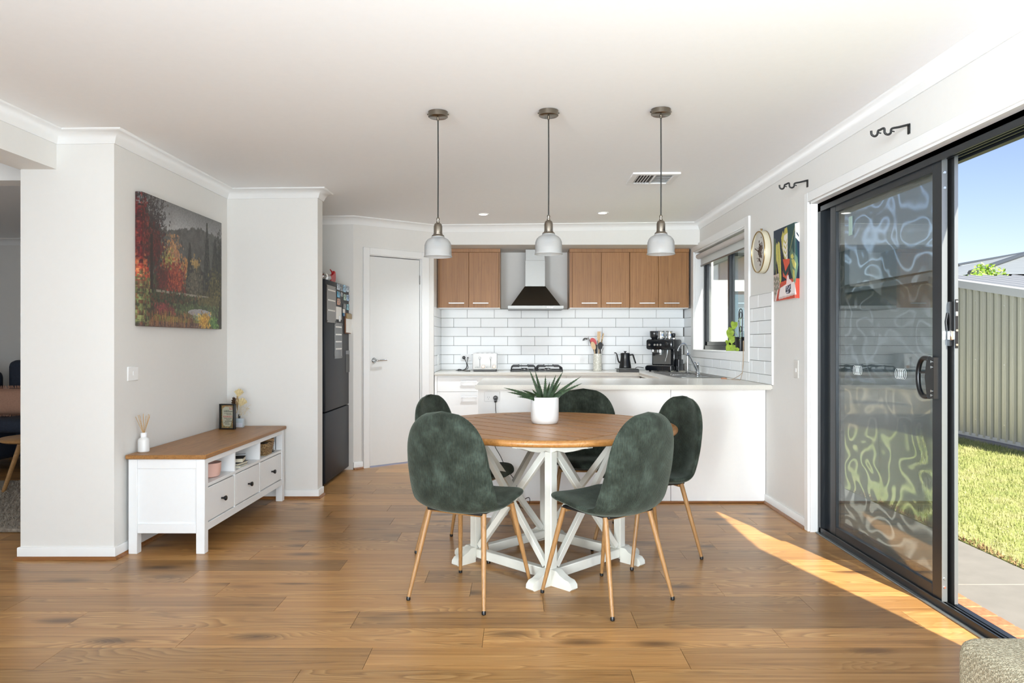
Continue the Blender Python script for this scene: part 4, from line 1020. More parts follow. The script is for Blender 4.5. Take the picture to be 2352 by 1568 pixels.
bm = NB(); box(bm, -W+.018, W-.055, .008, .022, .075, .235, .002); part('splash_plate', bm, STEEL, em_, local=True)
bm = NB(); box(bm, -W-.004, W+.004, -Dp+.018, Dp, .232, .345, .024); part('head', bm, NAVY, em_, local=True)
bm = NB()
for fx in (-.105, -.045, -.012, .022): lathe(bm, [(.0125, 0), (.0125, .006), (.011, .008), (0, .008)], seg=18, M=Matrix.Translation((fx, -Dp+.019, .285)) @ MY)
part('buttons', bm, CHROME, em_, local=True)
bm = NB(); lathe(bm, [(.020, 0), (.019, .010), (.015, .013), (0, .013)], seg=22, M=Matrix.Translation((.092, -Dp+.019, .295)) @ MY); part('dial', bm, BLACKM, em_, local=True)
bm = NB(); lathe(bm, [(.034, .205), (.034, .235)], (-.012, -.07, 0), 24); lathe(bm, [(.02, .212), (.02, .235)], (-.095, -.07, 0), 20); part('group_head', bm, CHROME, em_, local=True)
bm = NB(); tube(bm, [(-.012, -.10, .195), (-.012, -.15, .192), (-.012, -.24, .185)], [.010, .013, .015], 12); part('portafilter_handle', bm, BLACK, em_, local=True)
bm = NB(); lathe(bm, [(.031, .178), (.033, .205)], (-.012, -.07, 0), 24); part('portafilter', bm, CHROME, em_, local=True)
bm = NB(); tube(bm, spline([(.075, -.08, .235), (.073, -.085, .19), (.062, -.10, .13), (.058, -.105, .11)], 5), .0048, 8); part('steam_wand', bm, CHROME, em_, local=True)
bm = NB(); prism(bm, rbox_poly(.05, .12, .012, 3, W+.03, .0), .012, .13); part('side_tank', bm, NAVY, em_, local=True)
bm = NB(); lathe(bm, [(.026, .345), (.030, .352), (.042, .366), (.046, .372), (.048, .43), (.047, .432), (0, .432)], (-.095, -.03, 0), 4 if False else 20); part('bean_hopper', bm, pm('smoked_plastic', '2A2B2C', .15), em_, local=True)
def jug(label, lx, ly, r, h):
    p = ec+Matrix.Rotation(er, 3, 'Z') @ Vector((lx, ly, .345)); j = thing('milk_jug', label, 'jug', p)
    bm = NB(); lathe(bm, [(0, 0), (r*1.0, 0), (r*1.03, .004), (r*.97, h*.5), (r*.86, h*.8), (r*.95, h), (r*.90, h), (r*.8, h*.8), (r*.9, .01), (0, .008)], p, 28); part('body', bm, CHROME, j)
    bm = NB(); tube(bm, spline([p+Vector((.3*r, r*.85, h*.85)), p+Vector((.5*r, r*1.6, h*.75)), p+Vector((.5*r, r*1.65, h*.4)), p+Vector((.3*r, r*.95, h*.2))], 5), .004, 8); part('handle', bm, CHROME, j)
jug('wide steel milk jug on the espresso machine beside the hopper', -.025, -.02, .042, .088)
jug('narrow steel milk jug on the espresso machine, right of the wide one', .062, .0, .037, .085)
p = ec+Matrix.Rotation(er, 3, 'Z') @ Vector((.115, -.005, .345)); o = thing('tamper', 'black handled coffee tamper on the right of the espresso machine top', 'tamper', p)
bm = NB(); lathe(bm, [(0, 0), (.02, 0), (.02, .012), (.012, .018)], p, 20); part('foot', bm, CHROME, o)
bm = NB(); lathe(bm, [(.011, .016), (.016, .03), (.019, .05), (.016, .062), (0, .064)], p, 20); part('grip', bm, BLACK, o)

# sink and taps
sk = thing('kitchen_sink', 'stainless steel sink with drainer set in the bench below the window', 'sink', (1.6, 7.0, BZ))
sx0, sx1, sy0, sy1 = 1.385, 1.835, 6.50, 7.56
bm = NB(); b0, b1, c0_, c1_ = sx0+.05, sx1-.10, 6.56, 6.98
box(bm, sx0, b0, sy0, sy1, BZ+.0005, BZ+.006, .002); box(bm, b1, sx1, sy0, sy1, BZ+.0005, BZ+.006, .002); box(bm, b0, b1, sy0, c0_, BZ+.0005, BZ+.006, .002); box(bm, b0, b1, c1_, sy1, BZ+.0005, BZ+.006, .002)
part('rim', bm, STEEL, sk)
bm = NB(); box(bm, b0, b1, c0_, c1_, BZ+.001, BZ+.002); part('bowl', bm, pm('sink_bowl_steel', '77787A', .3, 1.0), sk)
bm = NB()
for k in range(9): tube(bm, [(b0+.02+k*.033, 7.05, BZ+.008), (b0+.02+k*.033, 7.50, BZ+.008)], .004, 6)
part('drainer_ridges', bm, STEEL, sk)
tx = thing('filter_tap', 'tall thin chrome gooseneck filter tap behind the sink', 'tap', (1.70, 7.40, BZ+.006))
def Tp(px, py): return PX(px, py, 7.40)
base = Vector((Tp(1579, 850).x, 7.40, BZ+.006)); tx.location = base
bm = NB(); lathe(bm, [(.018, 0), (.018, .012), (.011, .016), (.011, .09), (.007, .095)], base, 18); part('tap_body', bm, CHROME, tx)
xs = base.x
bm = NB(); tube(bm, spline([(xs, 7.40, BZ+.09), (xs, 7.40, BZ+.22), (xs-.004, 7.395, BZ+.262), (xs-.030, 7.38, BZ+.296), (xs-.060, 7.365, BZ+.298), (xs-.090, 7.35, BZ+.27), (xs-.105, 7.34, BZ+.235)], 6), .0062, 10); part('spout', bm, CHROME, tx)
bm = NB(); tube(bm, [(xs-.11, 7.337, BZ+.225), (xs-.102, 7.342, BZ+.25)], .008, 10); part('spout_tip', bm, CHROME, tx)
mb = Vector((PX(1602, 850, 7.0).x, 7.0, BZ+.0068)); mx_ = thing('mixer_tap', 'chrome kitchen mixer tap with a long slanted spout at the sink', 'tap', mb)
bm = NB(); lathe(bm, [(.026, 0), (.026, .008), (.019, .014), (.019, .085), (.021, .088), (.021, .105), (.016, .114), (0, .116)], mb, 24); part('tap_body', bm, CHROME, mx_)
bm = NB(); tube(bm, spline([mb+Vector((-.008, -.005, .035)), mb+Vector((-.035, -.03, .085)), mb+Vector((-.075, -.06, .15)), mb+Vector((-.102, -.085, .19)), mb+Vector((-.118, -.10, .198)), mb+Vector((-.128, -.11, .185))], 5), .0115, 12); part('spout', bm, CHROME, mx_)
bm = NB(); tube(bm, [mb+Vector((-.005, 0, .106)), mb+Vector((-.03, -.01, .116)), mb+Vector((-.062, -.02, .124))], [.006, .0045, .004], 8); part('lever', bm, CHROME, mx_)

# window-sill plant, trellis, blind
gp_ = Vector((1.925, 6.40, WZ0+.012))
vp = thing('trailing_pothos', 'yellow green trailing plant in a black pot on the window sill', 'plant', gp_)
bm = NB(); lathe(bm, [(0, 0), (.040, 0), (.050, .112), (.053, .114), (.053, .122), (.048, .122), (.047, .10), (0, .10)], gp_, 28); part('pot', bm, BLACK, vp)
tr_ = NB(); cx_, cz_ = gp_.y, gp_.z+.10
def TRL(a, z): return (gp_.x, gp_.y+a, gp_.z+z)
tube(tr_, [TRL(.035, .08)]+[TRL(.055*math.cos(t_), .31+.055*math.sin(t_)) for t_ in [PI*i/12 for i in range(13)]]+[TRL(-.035, .08)], .004, 8)
for zc, rr in ((.31, .03), (.19, .026)):
    tube(tr_, [TRL(rr*math.cos(2*PI*i/16), zc+rr*math.sin(2*PI*i/16)) for i in range(16)], .0034, 6, closed=True)
    for s in (-1, 1): tube(tr_, [TRL(s*rr, zc), TRL(s*(.052 if zc > .25 else .044), zc)], .0034, 6)
part('trellis', tr_, IRON, vp, 'black wire trellis with circles')
POTH = NT('pothos_leaf'); v = POTH.coords(); nn = POTH.noise(v, 25, 2)
POTH.link(POTH.ramp(nn, [(.3, lin('7E9A2B')), (.6, lin('A5BC48')), (.8, lin('BDCF6A'))]), POTH.b.inputs['Base Color']); POTH.b.inputs['Roughness'].default_value = .35; POTH.b.inputs['Subsurface Weight'].default_value = .1
def Q(px, py, X=1.895): return WX(px, py, X)
stems = [[(1702, 779), (1700, 750), (1701, 730), (1695, 738), (1690, 752), (1684, 762)], [(1699, 780), (1693, 770), (1688, 762), (1684, 764)], [(1700, 779), (1692, 782), (1684, 781), (1680, 784)], [(1698, 782), (1696, 791), (1688, 796), (1680, 791)]]
bm = NB()
for st in stems: tube(bm, spline([Q(x, y, 1.90 if i < 2 else 1.885) for i, (x, y) in enumerate(st)], 5), .0016, 5)
part('vines', bm, POTH.m, vp)
for (x, y, s, a, dx) in ((1685.5, 747, .068, 200, 0), (1678, 756, .045, 225, 0), (1676, 767, .078, 195, .01), (1681, 780, .072, 200, 0), (1671, 786, .045, 215, -.01), (1676.5, 803, .098, 185, -.02), (1689.5, 797, .036, 175, .01), (1693, 803, .045, 160, .0)):
    c = Q(x, y, 1.885+dx*.5); bm = NB(); u_ = Vector((0, -math.sin(math.radians(a)), math.cos(math.radians(a)))); w_ = Vector((.75, .65*math.cos(math.radians(a)), .25)).normalized(); w_ = (w_-u_*w_.dot(u_)).normalized(); n_ = u_.cross(w_)
    out = [(0, -.42), (.16, -.52), (.36, -.46), (.46, -.22), (.42, .05), (.28, .30), (.12, .48), (0, .62), (-.12, .48), (-.28, .30), (-.42, .05), (-.46, -.22), (-.36, -.46), (-.16, -.52)]
    rim = [bm.verts.new(c+w_*p*s+u_*q*s-n_*(abs(p)**1.5)*s*.35) for p, q in out]; mid = [bm.verts.new(c+u_*q*s) for q in (-.35, 0, .4)]
    n2 = len(out)
    for i in range(n2):
        q1, q2 = out[i][1], out[(i+1) % n2][1]; m1 = mid[0] if q1 < -.15 else (mid[1] if q1 < .25 else mid[2]); m2 = mid[0] if q2 < -.15 else (mid[1] if q2 < .25 else mid[2])
        if m1 is m2: bm.faces.new((rim[i], rim[(i+1) % n2], m1))
        else: bm.faces.new((rim[i], rim[(i+1) % n2], m2, m1))
    part('leaf', bm, POTH.m, vp, angle=80)
bl = thing('roller_blind', 'white roller blind rolled nearly to the top of the kitchen window', 'blind', (1.915, (WY0+WY1)/2, 2.02))
bm = NB(); lathe(bm, [(.027, -(WY1-WY0)/2+.03), (.027, (WY1-WY0)/2-.03)], seg=24, M=Matrix.Translation((1.905, (WY0+WY1)/2, 2.115)) @ Matrix.Rotation(PI/2, 4, 'X')); part('roll', bm, pm('blind_roll_fabric', 'C9C3BF', .8), bl)
BLN = NT('blind_fabric'); BLN.n.remove(BLN.b)
bd = BLN.add('ShaderNodeBsdfDiffuse'); bd.inputs[0].default_value = (.86, .87, .88, 1); bt_ = BLN.add('ShaderNodeBsdfTranslucent'); bt_.inputs[0].default_value = (.86, .88, .90, 1)
bx = BLN.add('ShaderNodeMixShader'); bx.inputs[0].default_value = .45; BLN.link(bd.outputs[0], bx.inputs[1]); BLN.link(bt_.outputs[0], bx.inputs[2]); BLN.link(bx.outputs[0], BLN.out.inputs[0])
bm = NB(); box(bm, 1.930, 1.932, WY0+.035, WY1-.035, 2.02, 2.118); part('fabric', bm, BLN.m, bl)
bm = NB(); box(bm, 1.926, 1.936, WY0+.033, WY1-.033, 2.010, 2.024, .002); part('bottom_bar', bm, pm('blind_bar', '6E665E', .4), bl)
bm = NB()
for y in (WY0+.02, WY1-.03): box(bm, 1.88, 1.935, y, y+.008, 2.085, WZ1-.012, .002)
part('bracket', bm, WHITE, bl)
hc = thing('hanging_cord', 'thin beige cord hanging from the window sill to the bench', 'cord', WX(1706, 862, 1.82))
bm = NB()
def Hc(px, py, X): return WX(px, py, X)
tube(bm, spline([Hc(1707, 782, 1.85), Hc(1706.8, 812, 1.845), Hc(1706, 840, 1.843), Hc(1703, 858, 1.835), (1.80, 6.22, BZ+.004), (1.77, 6.27, BZ+.004)], 6), .0022, 5)
tube(bm, spline([Hc(1708, 782, 1.852), Hc(1707.5, 815, 1.847), Hc(1706.5, 845, 1.845), (1.84, 6.12, BZ+.01), (1.825, 6.13, BZ+.004), (1.79, 6.20, BZ+.004)], 6), .0022, 5)
part('strand', bm, pm('jute', 'A58F76', .8), hc)
bm = NB(); paddle(bm, (1.77, 6.27, BZ+.004), (1.735, 6.33, BZ+.004), .02, .006, 10); part('tag', bm, pm('tan_tag', 'B48468', .6), hc)

# ------------------------------------------------------------------ sideboard
SX0, SX1, SY0, SY1, SZ = -2.238, -1.800, 4.250, 5.700, .570
sb = thing('sideboard', 'white sideboard with brown pine top, three drawers and three open niches', 'sideboard', ((SX0+SX1)/2, (SY0+SY1)/2, 0))
bm = NB(); box(bm, SX0-.012, SX1+.012, SY0-.014, SY1+.014, SZ-.025, SZ, .004); part('top', bm, PINE, sb, 'brown stained pine top')
lw = .050
for x in (SX0, SX1-lw):
    for y in (SY0, SY1-lw):
        bm = NB(); box(bm, x, x+lw, y, y+lw, 0, SZ-.0255, .002); part('leg', bm, WPAINT, sb)
for y, s in ((SY0, 1), (SY1, -1)):
    bm = NB(); a, b = sorted((y+s*.012, y+s*.024)); box(bm, SX0+lw, SX1-lw, a, b, .12, SZ-.026); part('side_panel', bm, WPAINT, sb)
    bm = NB(); a, b = sorted((y+s*.003, y+s*.03)); box(bm, SX0+lw+.0005, SX1-lw-.0005, a, b, .118, .172, .001); part('side_rail', bm, WPAINT, sb); bm = NB(); box(bm, SX0+lw+.0005, SX1-lw-.0005, a, b, SZ-.08, SZ-.026, .001); part('side_rail', bm, WPAINT, sb)
bm = NB(); box(bm, SX1-.024, SX1-.003, SY0+lw, SY1-lw, .513, SZ-.026, .001); part('front_rail', bm, WPAINT, sb)
bm = NB(); box(bm, SX1-.024, SX1-.003, SY0+lw, SY1-lw, .124, .168, .001); part('bottom_rail', bm, WPAINT, sb)
bm = NB(); box(bm, SX0+.004, SX0+.010, SY0+.03, SY1-.03, .13, SZ-.026); part('back_panel', bm, WPAINT, sb)
bm = NB(); box(bm, SX0+.011, SX1-.026, SY0+.03, SY1-.03, .128, .140); part('floor_panel', bm, WPAINT, sb)
bm = NB(); box(bm, SX0+.011, SX1-.005, SY0+.03, SY1-.03, .376, .394, .001); part('shelf', bm, WPAINT, sb)
div = [SY0+lw, 4.722, 5.180, SY1-lw]
for y in div[1:3]:
    bm = NB(); box(bm, SX0+.011, SX1-.005, y-.009, y+.009, .141, .375); box(bm, SX0+.011, SX1-.006, y-.008, y+.008, .3945, SZ-.026); part('divider', bm, WPAINT, sb)
for a, b in zip(div, div[1:]):
    y0, y1 = a+(.003 if a == div[0] else .0125), b-(.003 if b == div[3] else .0125)
    bm = NB(); box(bm, SX1-.022, SX1-.006, y0, y1, .174, .369, .0015); d = part('drawer', bm, WPAINT, sb)
    bm = NB(); lathe(bm, [(.006, 0), (.006, .012), (.014, .022), (.016, .028), (.012, .033), (0, .034)], seg=18, M=Matrix.Translation((SX1-.006, (y0+y1)/2, .268)) @ Matrix.Rotation(PI/2, 4, 'Y')); part('knob', bm, BLACK, d, 'black round knob')

bp = Vector((-1.895, 4.52, .3945)); o = thing('pink_bowl', 'pale pink bowl in the nearest open niche of the sideboard', 'bowl', bp)
bm = NB(); lathe(bm, [(0, 0), (.055, 0), (.068, .008), (.076, .04), (.078, .088), (.0745, .088), (.072, .04), (.062, .013), (0, .011)], bp, 36); part('bowl_body', bm, pm('pink_glaze', 'DDB3A6', .35), o)
bz = .3942
for k, (lb, w, l, h, c, a) in enumerate((('pale notebook at the bottom of the pile in the middle niche', .21, .15, .012, 'D8D8D2', .06), ('dark covered book second in the pile in the middle niche', .20, .14, .016, '3B4046', -.12), ('thick cream paged book on top of the pile in the middle niche', .19, .135, .026, '4A4640', .22), ('thin grey magazine leaning over the pile in the middle niche', .19, .14, .004, '6E767C', .34))):
    yc = 4.90+.012*k; o = thing('book', lb, 'book', (-1.92, yc, bz), a, 'books in the middle niche')
    tilt = Matrix.Rotation(-.12 if k == 3 else 0, 4, 'X')
    z0 = .0 if k < 3 else .014
    bm = NB(); box(bm, -w/2, w/2, -l/2, l/2, z0, z0+.002); box(bm, -w/2, w/2, -l/2, l/2, z0+h-.002, z0+h); box(bm, -w/2, -w/2+.002, -l/2, l/2, z0, z0+h); bm.transform(tilt); part('cover', bm, pm('book_cover', c, .5), o, local=True)
    bm = NB(); box(bm, -w/2+.003, w/2-.004, -l/2+.004, l/2-.004, z0+.002, z0+h-.002); bm.transform(tilt); part('pages', bm, pm('book_pages', 'DDD5BE', .8), o, local=True)
    bz += h+.0004
WICK = NT('woven_seagrass'); v = WICK.coords(); wv = WICK.add('ShaderNodeTexWave', wave_type='BANDS', bands_direction='Z'); wv.inputs['Scale'].default_value = 26; wv.inputs['Distortion'].default_value = 4; wv.inputs['Detail Scale'].default_value = 6; WICK.link(v, wv.inputs['Vector'])
WICK.link(WICK.ramp(wv.outputs['Fac'], [(.2, lin('5E432A')), (.6, lin('A88358')), (.9, lin('C9A878'))]), WICK.b.inputs['Base Color']); WICK.b.inputs['Roughness'].default_value = .8; WICK.bump(wv.outputs['Fac'], .8, .004)
bk = Vector((-1.875, 5.41, .3945)); o = thing('woven_basket', 'small tapered woven basket in the farthest niche of the sideboard', 'basket', bk)
bm = NB()
for k in range(9):
    z = .006+k*.0098; s_ = .8+.2*k/8
    tube(bm, [bk+Vector((x*s_, y*s_, z)) for x, y in rbox_poly(.13, .17, .02, 4)], .0056, 6, closed=True)
part('weave', bm, WICK.m, o, angle=80)
bm = NB(); prism(bm, rbox_poly(.095, .13, .015, 3, bk.x, bk.y), bk.z+.001, bk.z+.012); part('basket_base', bm, WICK.m, o)
bm = NB(); box(bm, bk.x-.05, bk.x+.045, bk.y-.035, bk.y+.02, bk.z+.012, bk.z+.086, .004); part('contents', bm, BLACKM, o, 'dark things inside the basket')
gj = Vector((-1.885, 5.56, .3945)); o = thing('glass_jar', 'clear glass jar with cork lid beside the woven basket', 'jar', gj)
bm = NB(); lathe(bm, [(0, 0), (.05, 0), (.056, .006), (.056, .065), (.048, .078), (.045, .078), (.052, .064), (.052, .008), (0, .005)], gj, 28); part('jar_body', bm, GLASS, o)
bm = NB(); lathe(bm, [(0, .078), (.05, .078), (.05, .098), (0, .098)], gj, 24); part('cork_lid', bm, pm('cork', 'B4906A', .8), o)

dp = Vector((-2.205, 4.36, SZ)); o = thing('reed_diffuser', 'white bottle diffuser with wooden reeds on the near end of the sideboard', 'diffuser', dp)
bm = NB(); lathe(bm, [(0, 0), (.028, 0), (.032, .004), (.032, .068), (.028, .079), (.017, .086), (.015, .09), (0, .09)], dp, 28); part('bottle', bm, PORC, o)
bm = NB(); lathe(bm, [(.017, .09), (.0175, .094), (.0175, .112), (.014, .114), (0, .1135)], dp, 22); part('collar', bm, WPAINT, o)
for k in range(9):
    a = 2*PI*k/9+.3; q = dp+Vector((.004*math.cos(a), .004*math.sin(a), .112)); tp_ = dp+Vector((.046*math.cos(a)*(.5+.5*((k*7) % 3)/2), .040*math.sin(a), .222-.006*(k % 3)))
    bm = NB(); tube(bm, [q, tp_], .0015, 5); part('reed', bm, pm('reed_wood', 'B79263', .7) if k == 0 else bpy.data.materials['reed_wood'], o)

# framed print with mirrored lettering
fpz = FL(520, 986, SZ); fr_ = thing('framed_print', 'small black framed print with red and dark lettering at the far end of the sideboard', 'picture frame', (fpz.x, fpz.y, SZ), math.radians(-9))
fw_, fh_ = .118, .188
bm = NB()
for a in ((-fw_/2, -fw_/2+.009, 0, fh_), (fw_/2-.009, fw_/2, 0, fh_), (-fw_/2, fw_/2, 0, .009), (-fw_/2, fw_/2, fh_-.009, fh_)): box(bm, a[0], a[1], 0, .030, a[2], a[3], .001)
box(bm, -fw_/2, fw_/2, .022, .03, 0, fh_); part('frame', bm, BLACK, fr_, local=True)
PRT = NT('print_foliage'); nn = PRT.noise(PRT.coords(), 90, 4); PRT.link(PRT.ramp(nn, [(.35, lin('5A5A36')), (.5, lin('8F8158')), (.62, lin('A56A36')), (.75, lin('C9C0A8'))]), PRT.b.inputs['Base Color'])
bm = NB(); box(bm, -fw_/2+.009, fw_/2-.009, .019, .022, .009, fh_-.009); pr_ = part('print', bm, PRT.m, fr_, 'print with an olive and rust leaf border', local=True)
bm = NB(); prism(bm, [(-.036, .03), (-.02, .022), (.02, .02), (.03, .05), (.042, .1), (.040, .15), (.03, .166), (-.02, .168), (-.042, .15), (-.044, .08)], .0175, .019, 'y'); part('text_ground', bm, pm('paper_cream', 'A8A592', .7), pr_, local=True)
def mirrored_text(s, size, x, z, mat, parent, xs=1):
    c = bpy.data.curves.new('lettering', 'FONT'); c.body = s; c.size = size; c.align_x = 'CENTER'; c.extrude = .0004
    o = bpy.data.objects.new('lettering_source', c); COL.objects.link(o); dg = bpy.context.evaluated_depsgraph_get(); dg.update()
    me = bpy.data.meshes.new_from_object(o.evaluated_get(dg)); bpy.data.objects.remove(o); bpy.data.curves.remove(c)
    me.transform(Matrix.Translation((x, .0168, z)) @ Matrix.Diagonal((-xs, 1, 1, 1)) @ Matrix.Rotation(PI/2, 4, 'X')); me.flip_normals(); me.materials.clear(); me.materials.append(mat)
    p = bpy.data.objects.new('lettering', me); COL.objects.link(p); p.parent = parent; return p
INKR = pm('red_ink', 'B03036', .7); INKD = pm('dark_ink', '2C3836', .7)
mirrored_text('OZ', .022, .026, .145, INKR, pr_, .9); mirrored_text('COURAGE', .0165, 0, .088, INKR, pr_, .95)
bm = NB()
for z, xa, xb, h in ((.137, -.03, .01, .005), (.128, -.03, .034, .008), (.116, -.028, .03, .005), (.107, -.008, .03, .005), (.079, -.026, .03, .005), (.068, -.012, .022, .005), (.056, -.022, .03, .007), (.045, -.03, .008, .005), (.035, -.018, .014, .005)):
    x = xa
    while x < xb:
        w = .003+.004*random.random(); box(bm, x, x+w*.6, .0168, .0176, z, z+h*(.6+.4*random.random())); x += w
part('print_lines', bm, INKD, pr_, 'lines of tiny unreadable dark script', local=True)

# dried flowers in a bottle, perfume bottle before it
vb = Vector((FL(551, 972, SZ).x, 5.62, SZ)); o = thing('dried_flowers', 'cream dried palm fans and brown leaves in a round clear bottle on the sideboard', 'vase', vb)
bm = NB(); lathe(bm, [(0, 0), (.026, 0), (.031, .006), (.031, .05), (.024, .075), (.010, .086), (.010, .105), (.012, .107), (.008, .107), (.008, .086), (.022, .073), (.0285, .05), (.0285, .008), (0, .004)], vb, 26); part('bottle', bm, GLASS, o)
DRY = pm('dried_palm', 'D9C89C', .8, noise=.1, nscale=60); DBR = pm('dried_brown_leaf', '4A3422', .8); DGR = pm('dried_cream_grass', 'CFC0A0', .8)
def fan(c, w, h, ang, mat, nm, dy=0):
    bm = NB(); n = 11; base = bm.verts.new(c); top = []
    for k in range(n):
        a = math.radians(ang)+(k/(n-1)-.5)*1.25; r_ = h*(1 if k % 2 == 0 else .88)*(1-.25*abs(k/(n-1)-.5)*2)
        top.append(bm.verts.new(c+Vector((math.sin(a)*r_*w/h, dy+(.006 if k % 2 else -.006), math.cos(a)*r_))))
    for a_, b_ in zip(top, top[1:]): bm.faces.new((base, a_, b_))
    tube(bm, [vb+Vector((0, 0, .02)), c], .0018, 5); part(nm, bm, mat, o, angle=10)
def V3(px, py): return PX(px, py, 5.60)
fan(V3(547, 912), .09, .07, 8, DRY, 'palm_fan'); fan(V3(551, 934), .10, .075, 18, DRY, 'palm_fan'); fan(V3(545, 945), .03, .13, 2, pm('dried_spear', 'B79B72', .8), 'dried_spear')
fan(V3(540, 935), .045, .09, -22, DBR, 'brown_leaf')
bm = NB()
for k in range(40):
    a = V3(556, 948)+Vector((random.uniform(-.02, .03), random.uniform(-.02, .02), random.uniform(-.02, .06))); d_ = Vector((random.uniform(-.02, .045), random.uniform(-.02, .02), random.uniform(-.03, .05)))
    tube(bm, spline([a, a+d_*.5+Vector((0, 0, .012)), a+d_], 3), .0009, 4)
tube(bm, [vb+Vector((0, 0, .02)), V3(556, 950)], .0015, 5)
part('curly_grass', bm, DGR, o)
pbv = Vector((FL(549.5, 981, SZ).x, FL(549.5, 981, SZ).y, SZ)); o = thing('perfume_bottle', 'square clear perfume bottle before the dried flowers', 'bottle', pbv)
bm = NB(); box(bm, pbv.x-.034, pbv.x+.034, pbv.y-.016, pbv.y+.016, SZ, SZ+.068, .003); part('bottle', bm, pm('perfume_glass', 'BCC8CF', .06), o)
bm = NB(); box(bm, pbv.x-.030, pbv.x+.030, pbv.y-.0166, pbv.y-.0155, SZ+.005, SZ+.034); part('label', bm, pm('perfume_pale', 'C9CEDA', .5), o, 'pale printed label')
bm = NB(); lathe(bm, [(.008, .068), (.008, .085), (.007, .098), (0, .099)], pbv, 16); part('cap', bm, BLACK, o)

# ------------------------------------------------------------------ painted canvases (flat prints on real stretched canvas)
def print_mat():
    t = NT('canvas_print'); a = t.add('ShaderNodeAttribute'); a.attribute_name = 'ink'; t.link(a.outputs['Color'], t.b.inputs['Base Color'])
    t.b.inputs['Roughness'].default_value = .5; return t.m
PRINTM = print_mat()
def print_grid(img, corner, du, dv):
    """img[v, u, rgb] in sRGB 0..255, v downwards; a grid of small faces, one flat ink colour each"""
    H, W = img.shape[:2]; c, du, dv = Vector(corner), Vector(du), Vector(dv)
    u, v = np.meshgrid(np.arange(W+1)/W, np.arange(H+1)/H); P = np.array(c)+u[..., None]*np.array(du)+v[..., None]*np.array(dv)
    idx = np.arange((W+1)*(H+1)).reshape(H+1, W+1); F = np.stack([idx[:-1, :-1], idx[1:, :-1], idx[1:, 1:], idx[:-1, 1:]], -1).reshape(-1, 4)
    me = bpy.data.meshes.new('print'); me.from_pydata(P.reshape(-1, 3).tolist(), [], F.tolist())
    s = np.clip(img.reshape(-1, 3)/255., 0, 1); l = np.where(s <= .04045, s/12.92, ((s+.055)/1.055)**2.4)
    at = me.attributes.new('ink', 'FLOAT_COLOR', 'CORNER'); at.data.foreach_set('color', np.repeat(np.concatenate([l, np.ones((len(l), 1))], 1), 4, 0).astype(np.float32).ravel())
    me.materials.append(PRINTM); return me
def vnoise(h, w, sc, seed):
    r = np.random.RandomState(seed); g = r.rand(h//sc+3, w//sc+3); y, x = np.mgrid[0:h, 0:w]/sc; yi, xi = y.astype(int), x.astype(int); fy, fx = y-yi, x-xi
    fy, fx = fy*fy*(3-2*fy), fx*fx*(3-2*fx)
    return (g[yi, xi]*(1-fx)+g[yi, xi+1]*fx)*(1-fy)+(g[yi+1, xi]*(1-fx)+g[yi+1, xi+1]*fx)*fy
H_, W_ = 216, 312
img = np.zeros((H_, W_, 3)); vv, uu = np.mgrid[0:H_, 0:W_]; vv = vv/H_; uu = uu/W_
rs = np.random.RandomState(3)
img[:] = (120+70*np.clip(vv/.25, 0, 1)*(1-.6*np.abs(uu-.45)))[..., None]*np.array([1, .99, .99])
ridge = .20-.09*uu+.03*np.sin(uu*7)+.025*(vnoise(1, W_, 6, 5)[0])[None, :]+.012*rs.rand(W_)[None, :]
m_ = vv > ridge; img[m_] = (np.array([92, 90, 86])*(0.85+.25*vnoise(H_, W_, 8, 6)[..., None]))[m_]
m_ = (vv > .40+.10*vnoise(H_, W_, 16, 51)) & (vv <= .62); img[m_] = (np.array([74, 68, 60])*(.6+.7*vnoise(H_, W_, 7, 52)[..., None]))[m_]
m_ = vv > .60; img[m_] = (np.array([70, 66, 44])*(.7+.6*vnoise(H_, W_, 4, 8)[..., None]))[m_]
def dabs(u0, v0, ru, rv, cols, n, sz, seed, shape='ell', tall=1.0):
    r = np.random.RandomState(seed)
    for _ in range(int(n*1.7)):
        if shape == 'cone':
            q = r.rand()**.6; a = (r.rand()-.5)*2*q*ru; b = v0-rv+2*rv*q; u = u0+a; v = b
        else:
            an = r.rand()*2*PI; rr_ = min(1.5, abs(r.normal(0, .62))); u = u0+ru*rr_*math.cos(an); v = v0+rv*rr_*math.sin(an)
        c = np.array(cols[r.randint(len(cols))])*(.8+.4*r.rand())
        x, y = int(u*W_), int(v*H_); s_ = max(1.2, sz*(.5+.7*r.rand())*.62); t_ = s_*(1+.5*(tall-1))
        y0, y1, x0, x1 = max(0, int(y-t_)), int(y+t_)+1, max(0, int(x-s_)), int(x+s_)+1
        if y1 > y0 and x1 > x0: img[y0:y1, x0:x1] = img[y0:y1, x0:x1]*.30+c*.70
dabs(.34, .42, .09, .12, [(196, 132, 74), (208, 150, 84), (178, 116, 78), (150, 120, 96)], 420, 3, 11)
dabs(.27, .5, .07, .10, [(150, 140, 70), (176, 160, 72), (120, 112, 60)], 240, 3, 12)
dabs(.5, .52, .05, .1, [(190, 120, 60), (205, 150, 70)], 160, 3, 13)
dabs(.35, .62, .12, .12, [(178, 62, 36), (196, 84, 44), (150, 44, 34), (120, 40, 34)], 700, 3, 14)
dabs(.22, .62, .07, .1, [(110, 36, 34), (84, 40, 36)], 200, 3, 15)
dabs(.545, .47, .045, .19, [(46, 48, 44), (56, 58, 50), (38, 40, 38)], 500, 3, 16, 'cone', 1.4)
dabs(.66, .50, .04, .12, [(56, 58, 50), (66, 68, 56)], 260, 3, 17, 'cone', 1.4); dabs(.62, .44, .05, .05, [(178, 140, 74)], 60, 3, 27)
dabs(.60, .61, .09, .10, [(92, 84, 70), (110, 100, 82), (76, 72, 58)], 420, 3, 18)
